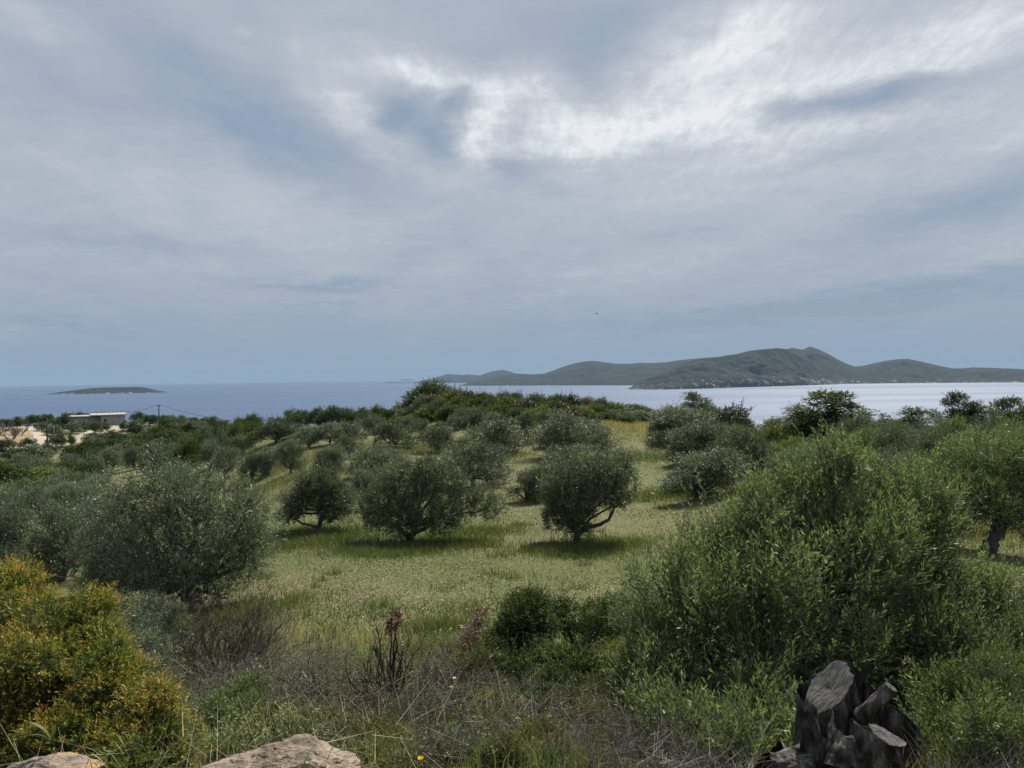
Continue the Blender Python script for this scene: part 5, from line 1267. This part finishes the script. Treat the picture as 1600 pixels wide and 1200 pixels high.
p1b, p1h, _ = pole(249, 632, 681, 'utility pole rising above the sea with cables on both sides', 0.16)
p2b, p2h, _ = pole(74, 652, 700, 'dark utility pole at the near edge of the dirt junction', 0.16, arm=False)
pole(84.5, 666, 683, 'thin short post standing on the strip between the dirt tracks', 0.08, None, 'concrete', False)
pole(31.5, 650, 664, 'short pole beside the green netting', 0.09, None, 'pole_wood', False)
def cable(label, a, b, sag, r=0.055):
    a = np.array(a, float); b = np.array(b, float); t = np.linspace(0, 1, 30)[:, None]
    p = a + (b - a) * t; p[:, 2] -= sag * 4 * (t * (1 - t))[:, 0]
    mb = MB(); V, Q = tube(p, np.full(30, r), 5); mb.add(V, Q); o = mb.build('power_cable', [MATS['cable']], smooth=True); tag(o, label, 'cable', 'power cables')
top = p1b + np.array([0, 0, p1h - 0.12])
cable('power cable sagging from the tall pole left towards the building', top + [-0.5, 0, 0], P(196, 645, p1b[1] + 40), 0.3, 0.035)
cable('power cable sagging from the tall pole right towards the ridge trees', top + [0.5, 0, 0], P(384, 660, p1b[1] - 60), 0.5, 0.035)
net = empty('green_net', hit(24, 665), 'small green netting fence beside the head of the left track', 'fence')
for k in range(4):
    mb = MB(); box(mb, -2.6 + k * 1.3, -2.52 + k * 1.3, -0.04, 0.04, 0, 1.5 + 0.2 * (k % 2)); mb.build('post', [MATS['pole_wood']], net)
mb = MB(); xx = np.linspace(-2.5, 1.4, 14); zz = 1.3 + 0.15 * np.sin(xx * 4)
V = np.concatenate([np.stack([xx, 0.06 * np.sin(xx * 5) - 0.08, xx * 0 + 0.1], 1), np.stack([xx, 0.06 * np.sin(xx * 5) - 0.08, zz], 1)]); mb.add(V, [(i, i + 1, 14 + i + 1, 14 + i) for i in range(13)]); mb.build('netting', [MATS['green_net']], net)

def drape(name, poly, mat, lift, step=(4.0, 1.0), kind='structure', jit=0.0):
    xs = [p[0] for p in poly]; ys = [p[1] for p in poly]
    gx = np.arange(max(min(xs), -60), max(xs) + step[0], step[0]); gy = np.arange(min(ys), max(ys) + step[1], step[1])
    pts = {}; mb = MB(); V = []; Q = []
    def gp(i, j):
        if (i, j) not in pts:
            h_ = hit(gx[i], gy[j], False)
            if h_ is None: pts[(i, j)] = None; return None
            pts[(i, j)] = len(V); V.append(h_ + np.array([0, 0, lift]))
        return pts[(i, j)]
    nz = Noise(3, 0.5, 2, 2)
    for i in range(len(gx) - 1):
        for j in range(len(gy) - 1):
            cx = gx[i] + step[0] / 2; cy = gy[j] + step[1] / 2
            o_ = nz(np.array([cx, cy * 3])) * 1.2
            if inpoly(cx + o_, cy + o_ * 0.3, poly):
                q = [gp(i, j), gp(i + 1, j), gp(i + 1, j + 1), gp(i, j + 1)]
                if None not in q:
                    qv = np.array([V[k] for k in q])
                    if np.ptp(qv[:, 1]) < 25: Q.append(tuple(q[::-1]))
    mb.add(V, Q); o = mb.build(name, [MATS[mat]], smooth=True); o['kind'] = kind; return o
drape('dirt_road', YARD, 'dirt', 0.18)
drape('bare_soil', [(-60, 668), (20, 668), (44, 672), (52, 682), (44, 692), (20, 696), (-60, 700)], 'bare_soil', 0.26, (4.0, 1.0))
drape('dry_bank', [(232, 672), (244, 671), (256, 676), (262, 684), (250, 688), (236, 682)], 'bare_soil', 0.2, (2.0, 1.0))

# ------------------------------------------------------------------ lighthouse, mast, bird
def lighthouse(px, ybase, ytop, label):
    x, y = shore(px, 594.3); k = 1.02; x *= k; y *= k; t = P(px, ytop, y)
    zb = P(px, ybase, y)[2]; h = t[2] - zb; root = empty('lighthouse', (x, y, zb), label, 'lighthouse')
    mb = MB(); V, Q = tube([[0, 0, -6], [0, 0, h * 0.75], [0, 0, h * 0.76]], [3.4, 2.6, 2.6], 12); mb.add(V, Q); mb.build('tower', [MATS['concrete']], root)
    mb = MB(); V, Q = tube([[0, 0, h * 0.76], [0, 0, h * 0.8], [0, 0, h * 0.94], [0, 0, h]], [3.6, 2.2, 2.2, 0.2], 12); mb.add(V, Q); mb.build('lantern_room', [MATS['dark_opening']], root)
    mb = MB(); box(mb, -14, 14, -5, 5, -4, 5); mb.build('keeper_house', [MATS['concrete']], root)
lighthouse(630, 592.8, 588.2, 'tiny lighthouse on the farthest islet at the horizon')
d_ = ray(699, 584.5); hd = math.hypot(d_[0], d_[1]); Dm = shore(699, 598.3); dm = math.hypot(*Dm) + 1400; dm_y = dm * d_[1] / hd
mb = MB(); b_ = P(699, 585.5, dm_y); V, Q = tube([[0, 0, -20], [0, 0, 46], [0, 0, 47]], [3.0, 2.2, 0.2], 8); mb.add(V, Q); o = mb.build('radio_mast', [MATS['concrete']]); o.location = b_; tag(o, 'thin mast on the far low hill, left of centre', 'mast')
def bird(px, py, Y, sc, label):
    c = P(px, py, Y); root = empty('bird', c, label, 'bird'); mb = MB()
    V, Q = tube(np.array([[-0.30, 0, 0], [-0.22, 0, 0.01], [-0.05, 0, 0.02], [0.12, 0, 0.0], [0.26, 0, 0.0], [0.40, 0, 0.0]]) * sc, np.array([0.01, 0.045, 0.07, 0.065, 0.03, 0.02]) * sc, 8); mb.add(V, Q)
    for s in (-1, 1):
        pr_ = np.array([[-0.08, 0.03*s, 0.03], [-0.13, 0.35*s, 0.14], [0.05, 0.75*s, 0.02]]); bk = np.array([[0.12, 0.03*s, 0.03], [0.06, 0.35*s, 0.13], [0.09, 0.76*s, 0.015]])
        V = np.concatenate([pr_, bk, pr_ - [0, 0, 0.015], bk - [0, 0, 0.012]]) * sc
        mb.add(V, [(0, 1, 4, 3), (1, 2, 5, 4), (6, 9, 10, 7), (7, 10, 11, 8), (0, 6, 7, 1), (1, 7, 8, 2), (3, 4, 10, 9), (4, 5, 11, 10), (2, 8, 11, 5)])
    mb.build('body', [MATS['bird_feather']], root, smooth=True)
bird(932, 490, 150, 0.9, 'small dark bird gliding in the sky above the far hills')
bird(449, 482, 170, 0.6, 'tiny bird speck in the sky on the left, above the sea')

# ------------------------------------------------------------------ grass and weeds
def blades(name, n, r0, r1, hgt, wid, seed, mat='grass_blade', az0=-0.72, az1=0.72, power=1.0, toned=0.0, mask=None, hn=None, bend=0.35):
    rs = np.random.RandomState(seed)
    az_ = rs.uniform(az0, az1, n); r = np.exp(rs.uniform(math.log(r0), math.log(r1), n) * power + (1 - power) * math.log(r1))
    x = r * np.sin(az_); y = r * np.cos(az_); p2 = np.stack([x, y], 1)
    dry = Noise(61, 0.55, 3, 2)(p2) * 0.5 + Noise(62, 2.6, 2, 2)(p2) * 0.25
    tall = np.clip(Noise(63, 0.8, 2, 2)(p2) * 0.7 + 0.2, 0, 1)
    if mask is not None:
        k = mask(x, y, dry, tall, rs); x, y, r, dry, tall = x[k], y[k], r[k], dry[k], tall[k]; n = len(x)
    z = ground_z(x, y) - 0.01
    h = hgt(r) * rs.uniform(0.5, 1.25, n) * (0.7 + 0.8 * tall); w = wid(r) * rs.uniform(0.7, 1.3, n)
    a = rs.uniform(0, 6.28, n); ln = rs.uniform(0.05, bend * 2, n)
    lay = (rs.uniform(size=n) < 0.16) & (dry > -0.3); ln = np.where(lay, 4.0, ln); h = np.where(lay, h * 0.3, h); w = np.where(lay, w * 1.3, w)
    d = np.stack([np.cos(a) * ln, np.sin(a) * ln, np.ones(n)], 1)
    b = rs.uniform(0, 6.28, n); s = np.stack([np.cos(b), np.sin(b), np.zeros(n)], 1) * w[:, None] / 2
    p = np.stack([x, y, z], 1)
    m_ = p + d * (h * 0.55)[:, None] * np.array([0.6, 0.6, 1]); t = p + d * h[:, None] * np.array([1.1, 1.1, 0.95])
    V = np.stack([p - s, p + s, m_ + s * 0.8, m_ - s * 0.8, t + s * 0.12, t - s * 0.12], 1).reshape(-1, 3)
    i6 = (np.arange(n) * 6)[:, None]
    Q = np.stack([i6 + np.array([0, 1, 2, 3]), i6 + np.array([3, 2, 4, 5])], 1).reshape(-1, 4)
    c = np.clip(0.40 + toned + dry * 0.42 + rs.normal(size=n) * 0.11 - tall * 0.10 + np.where(lay, 0.10, 0), 0.02, 0.98)
    mb = MB(); mb.add(V, Q, np.repeat(c, 2)); o = mb.build(name, [MATS[mat]]); o['kind'] = 'stuff'; return o
blades('meadow_grass', 270000, 9.5, 110, lambda r: 0.04 + 0.0005 * r, lambda r: 0.004 + 0.00075 * r, 7, toned=-0.08, mask=lambda x, y, dry, tall, rs: ~((y > 112)))
blades('verge_weeds', 70000, 2.7, 10.5, lambda r: 0.055 + 0 * r, lambda r: 0.003 + 0.0004 * r, 8, power=1.0, bend=0.8)
# tall green grass left uncut under the olive trees
def tufts(name, spots, seed, h0=0.24, tone=0.20, wid=0.010):
    rs = np.random.RandomState(seed); Xs, Ys = [], []
    for (px, py, rx, n) in spots:
        c = hit(px, py)
        if c is None: continue
        q = rs.normal(size=(n, 2)) * np.array([rx, rx * 0.75]) * 0.5; Xs.append(c[0] + q[:, 0]); Ys.append(c[1] + q[:, 1])
    x = np.concatenate(Xs); y = np.concatenate(Ys); n = len(x); z = ground_z(x, y) - 0.02; r = np.hypot(x, y)
    h = h0 * rs.uniform(0.5, 1.3, n); a = rs.uniform(0, 6.28, n); ln = rs.uniform(0.05, 0.5, n); d = np.stack([np.cos(a) * ln, np.sin(a) * ln, np.ones(n)], 1)
    w = (wid * 0.4 + 0.0005 * r) * rs.uniform(0.7, 1.3, n); b = rs.uniform(0, 6.28, n); s = np.stack([np.cos(b), np.sin(b), np.zeros(n)], 1) * w[:, None] / 2
    p = np.stack([x, y, z], 1); m_ = p + d * (h * 0.55)[:, None] * np.array([0.6, 0.6, 1]); t = p + d * h[:, None] * np.array([1.2, 1.2, 0.9])
    V = np.stack([p - s, p + s, m_ + s * 0.8, m_ - s * 0.8, t + s * 0.15, t - s * 0.15], 1).reshape(-1, 3); i6 = (np.arange(n) * 6)[:, None]
    Q = np.stack([i6 + np.array([0, 1, 2, 3]), i6 + np.array([3, 2, 4, 5])], 1).reshape(-1, 4)
    mb = MB(); mb.add(V, Q, np.repeat(np.clip(tone + rs.normal(size=n) * 0.12, 0.02, 0.98), 2)); o = mb.build(name, [MATS['grass_blade']]); o['kind'] = 'stuff'
tufts('tall_grass', [(600, 862, 1.9, 3600), (680, 852, 2.2, 4200), (750, 832, 1.6, 1600), (890, 864, 1.9, 3300), (950, 852, 1.7, 2600), (480, 838, 2.6, 4500), (440, 850, 2.4, 3500), (1030, 715, 4, 2600), (1080, 770, 3, 3000), (1020, 775, 3, 1200), (610, 705, 3, 1500), (780, 715, 3, 1500), (870, 780, 2.2, 1500),
                     (680, 985, 0.6, 900), (520, 770, 4, 1800), (300, 980, 2.0, 2500), (380, 960, 1.6, 1500)] + [(float(a_), float(b_), float(c_), int(60 * c_ / 0.3)) for a_, b_, c_ in zip(np.random.RandomState(5).uniform(400, 1060, 60), 1010 - 230 * np.random.RandomState(6).uniform(0, 1, 150) ** 1.5, np.random.RandomState(7).uniform(0.15, 0.55, 150))], 9)
tufts('yellow_grass', [(430, 735, 5, 3200), (470, 745, 4, 2400), (500, 740, 4, 2400), (560, 700, 5, 1800), (640, 700, 5, 2000), (720, 695, 5, 1600), (855, 680, 6, 2500), (1010, 665, 8, 5000), (560, 668, 6, 1800), (1215, 705, 3, 2500), (980, 1010, 0.9, 1600), (1580, 835, 3, 2500)], 10, tone=0.42)
tufts('dry_stalk_grass', [(1030, 672, 8, 3500), (1060, 690, 3, 900), (980, 668, 6, 1600), (430, 1010, 1.0, 300), (560, 1010, 1.0, 200)], 11, h0=0.40, tone=0.75, wid=0.008)
tufts('verge_grass', [(380, 1120, 0.5, 1500), (430, 1150, 0.45, 1400), (350, 1170, 0.35, 1200), (230, 1190, 0.3, 600), (1000, 1110, 0.5, 1200), (1120, 1190, 0.4, 1200), (600, 1190, 0.5, 900), (860, 1200, 0.5, 500), (1560, 1200, 0.6, 1200), (1500, 1180, 0.4, 800), (420, 1080, 0.6, 1300), (660, 1020, 0.5, 900)], 12, h0=0.22, tone=0.28, wid=0.007)
# ash and litter under the burnt shrubs
def litter(name, spots, seed, mat='litter'):
    rs = np.random.RandomState(seed); mb = MB()
    for (px, py, rx, ry, n) in spots:
        c = hit(px, py); q = rs.normal(size=(n, 2)) * [rx, ry]; x = c[0] + q[:, 0]; y = c[1] + q[:, 1]; z = ground_z(x, y) + rs.uniform(0, 0.05, n)
        d = nrm(rs.normal(size=(n, 3)) * [1, 1, 0.25]); V, Q = leaves(np.stack([x, y, z], 1), d, nrm(rs.normal(size=(n, 3)) + [0, 0, 1.5]), rs.uniform(0.02, 0.08, n), rs.uniform(0.006, 0.03, n)); mb.add(V, Q, rs.uniform(0, 1, n) * (0.35 if 'mown' in name else 1.0))
    o = mb.build(name, [MATS[mat]]); o['kind'] = 'stuff'
litter('ash_litter', [(600, 1090, 0.75, 0.6, 7000), (690, 1085, 0.35, 0.5, 2500), (480, 1080, 0.4, 0.5, 1800), (1190, 1200, 0.25, 0.2, 1200)], 13)
litter('mown_litter', [(640, 920, 3.0, 3.0, 5000), (960, 925, 2.2, 1.6, 2600), (870, 870, 3, 2, 2500), (500, 900, 2.5, 2.5, 2500), (800, 780, 3, 5, 3000), (1000, 850, 2.5, 2, 2000)], 14, 'dry_stalk')
def tangle(name, n, seed, r0, r1, az0, az1, mat, hmax=0.22, L=(0.06, 0.28), w=0.0028, patch=None):
    rs = np.random.RandomState(seed); a = rs.uniform(az0, az1, n); r = rs.uniform(r0, r1, n); x = r * np.sin(a); y = r * np.cos(a)
    k = Noise(seed, 1.1, 3, 2)(np.stack([x, y], 1)) > (-0.1 if patch is None else patch); x, y, r = x[k], y[k], r[k]; n = len(x)
    z = ground_z(x, y) + rs.uniform(0, 1, n) ** 1.6 * hmax; d = nrm(rs.normal(size=(n, 3)) * [1, 1, 0.8] + [0, 0, 0.35])
    V, Q, C = sticks(np.stack([x, y, z], 1), d, rs.uniform(L[0], L[1], n), w * rs.uniform(0.6, 1.4, n), rs.uniform(0.1, 0.9, n)); mb = MB(); mb.add(V, Q, C); o = mb.build(name, [MATS[mat]]); o['kind'] = 'stuff'
tangle('dead_twigs', 19000, 501, 3.3, 9.5, -0.30, 0.30, 'grey_twig')
tangle('dead_twigs', 3000, 504, 3.3, 5.5, 0.50, 0.65, 'grey_twig', 0.12)
tangle('dead_twigs', 7000, 502, 7.0, 12.0, -0.40, -0.18, 'grey_twig', 0.4)
tangle('dead_twigs', 9000, 505, 5.0, 10.5, -0.42, -0.02, 'brown_twig', 0.35, (0.08, 0.35), 0.003)
tangle('dry_stems', 6000, 503, 3.3, 11, -0.6, 0.5, 'dry_stalk', 0.3, (0.1, 0.35), 0.0022)
def weeds(name, n, seed, r0, r1, az0, az1, mat, ll, lw, nl=7, h=0.12, thr=0.0, freq=1.3, tone=0.45):
    rs = np.random.RandomState(seed); a = rs.uniform(az0, az1, n); r = np.exp(rs.uniform(math.log(r0), math.log(r1), n)); x = r * np.sin(a); y = r * np.cos(a)
    v = Noise(seed, freq, 3, 2)(np.stack([x, y], 1)); k = v > thr; x, y, v = x[k], y[k], v[k]; n = len(x)
    hh = h * (0.4 + np.clip(v - thr, 0, 1)) * rs.uniform(0.5, 1.3, n); p = np.stack([x, y, ground_z(x, y) + hh * rs.uniform(0.1, 1, n)], 1)
    ax = nrm(rs.normal(size=(n, 3)) * 0.5 + [0, 0, 0.8]); mb = MB()
    for j in range(nl):
        t = j / nl; lat = nrm(np.cross(ax, rs.normal(size=(n, 3)))); dr = nrm(ax * 0.6 + lat)
        V, Q = leaves(p + ax * (0.07 * t), dr, nrm(rs.normal(size=(n, 3)) + [0, 0, 0.6]), ll * rs.uniform(0.6, 1.3, n), lw * rs.uniform(0.7, 1.3, n)); mb.add(V, Q, tone + rs.normal(size=n) * 0.15 + 0.2 * t)
    o = mb.build(name, [MATS[mat]]); o['kind'] = 'stuff'
weeds('ground_weeds', 26000, 511, 4.5, 10, -0.62, 0.38, 'shrub_leaf', 0.026, 0.010, thr=-0.15, h=0.2)
weeds('ground_weeds', 12000, 514, 4.4, 9, -0.5, 0.35, 'bush_leaf', 0.03, 0.012, thr=0.3, h=0.3, freq=0.9)
weeds('ground_weeds', 12000, 512, 4.0, 9, -0.40, 0.36, 'garrigue_leaf', 0.020, 0.009, thr=-0.05)
weeds('clover_patches', 9000, 513, 9, 40, -0.6, 0.6, 'bush_leaf', 0.05, 0.03, nl=4, h=0.08, thr=0.35, freq=0.9)
# long dry stalks with seed heads
def stalk(px, yb, h, lean, lab, sd_, rad=0.0022):
    rs = np.random.RandomState(sd_); b = hit(px, yb); root = empty('dry_stalk', b, lab, 'plant', 'dry grass stalks in the foreground')
    p = wig(rs, (0, 0, -0.02), (lean[0], lean[1], h), 9, 0.06, 0.03); p[:, 0] += np.linspace(0, 1, 9) ** 2 * lean[0] * 0.4
    mb = MB(); V, Q = tube(p, np.linspace(rad, rad * 0.5, 9), 4); mb.add(V, Q, rs.uniform(0.4, 0.8)); mb.build('stem', [MATS['dry_stalk']], root)
    n = 26; t = rs.uniform(0.86, 1.0, n); q = np.stack([np.interp(t, np.linspace(0, 1, 9), p[:, k]) for k in range(3)], 1); d = nrm(nrm((p[-1] - p[-3])[None]) + rs.normal(size=(n, 3)) * 0.3)
    mb = MB(); V, Q = leaves(q, d, rs.normal(size=(n, 3)), np.full(n, 0.028), np.full(n, 0.005)); mb.add(V, Q, rs.uniform(0.5, 1, n)); mb.build('seed_head', [MATS['dry_stalk']], root)
for i, a in enumerate([(420, 1060, 1.15, (-0.05, 0), 'tall straight dry stalk rising before the big silvery olive'), (640, 1160, 0.75, (-0.02, 0), 'straight pale stalk in front of the ash patch'), (690, 1150, 0.6, (0.28, 0), 'pale stalk leaning right below the reddish brown shoot'),
                       (320, 1190, 0.55, (-0.30, 0), 'dry stalk leaning left across the yellow-orange bush'), (300, 1195, 0.42, (-0.30, 0.05), 'lower dry stalk leaning left over the yellow-orange bush'), (560, 1170, 0.5, (-0.25, 0), 'dry stalk leaning left before the burnt shrubs'),
                       (875, 1195, 0.35, (-0.14, 0), 'short pale stalk leaning left at the bottom centre'), (240, 1060, 0.9, (0.2, 0), 'dry stalk leaning right at the edge of the yellow-orange bush'), (165, 1190, 0.8, (-0.02, 0), 'thin green-grey stalk standing in the yellow-orange bush'), (470, 1160, 0.6, (-0.22, 0), 'thin dry stalk leaning left over the green grass clump')]):
    stalk(a[0], a[1], a[2], a[3], a[4], 400 + i)
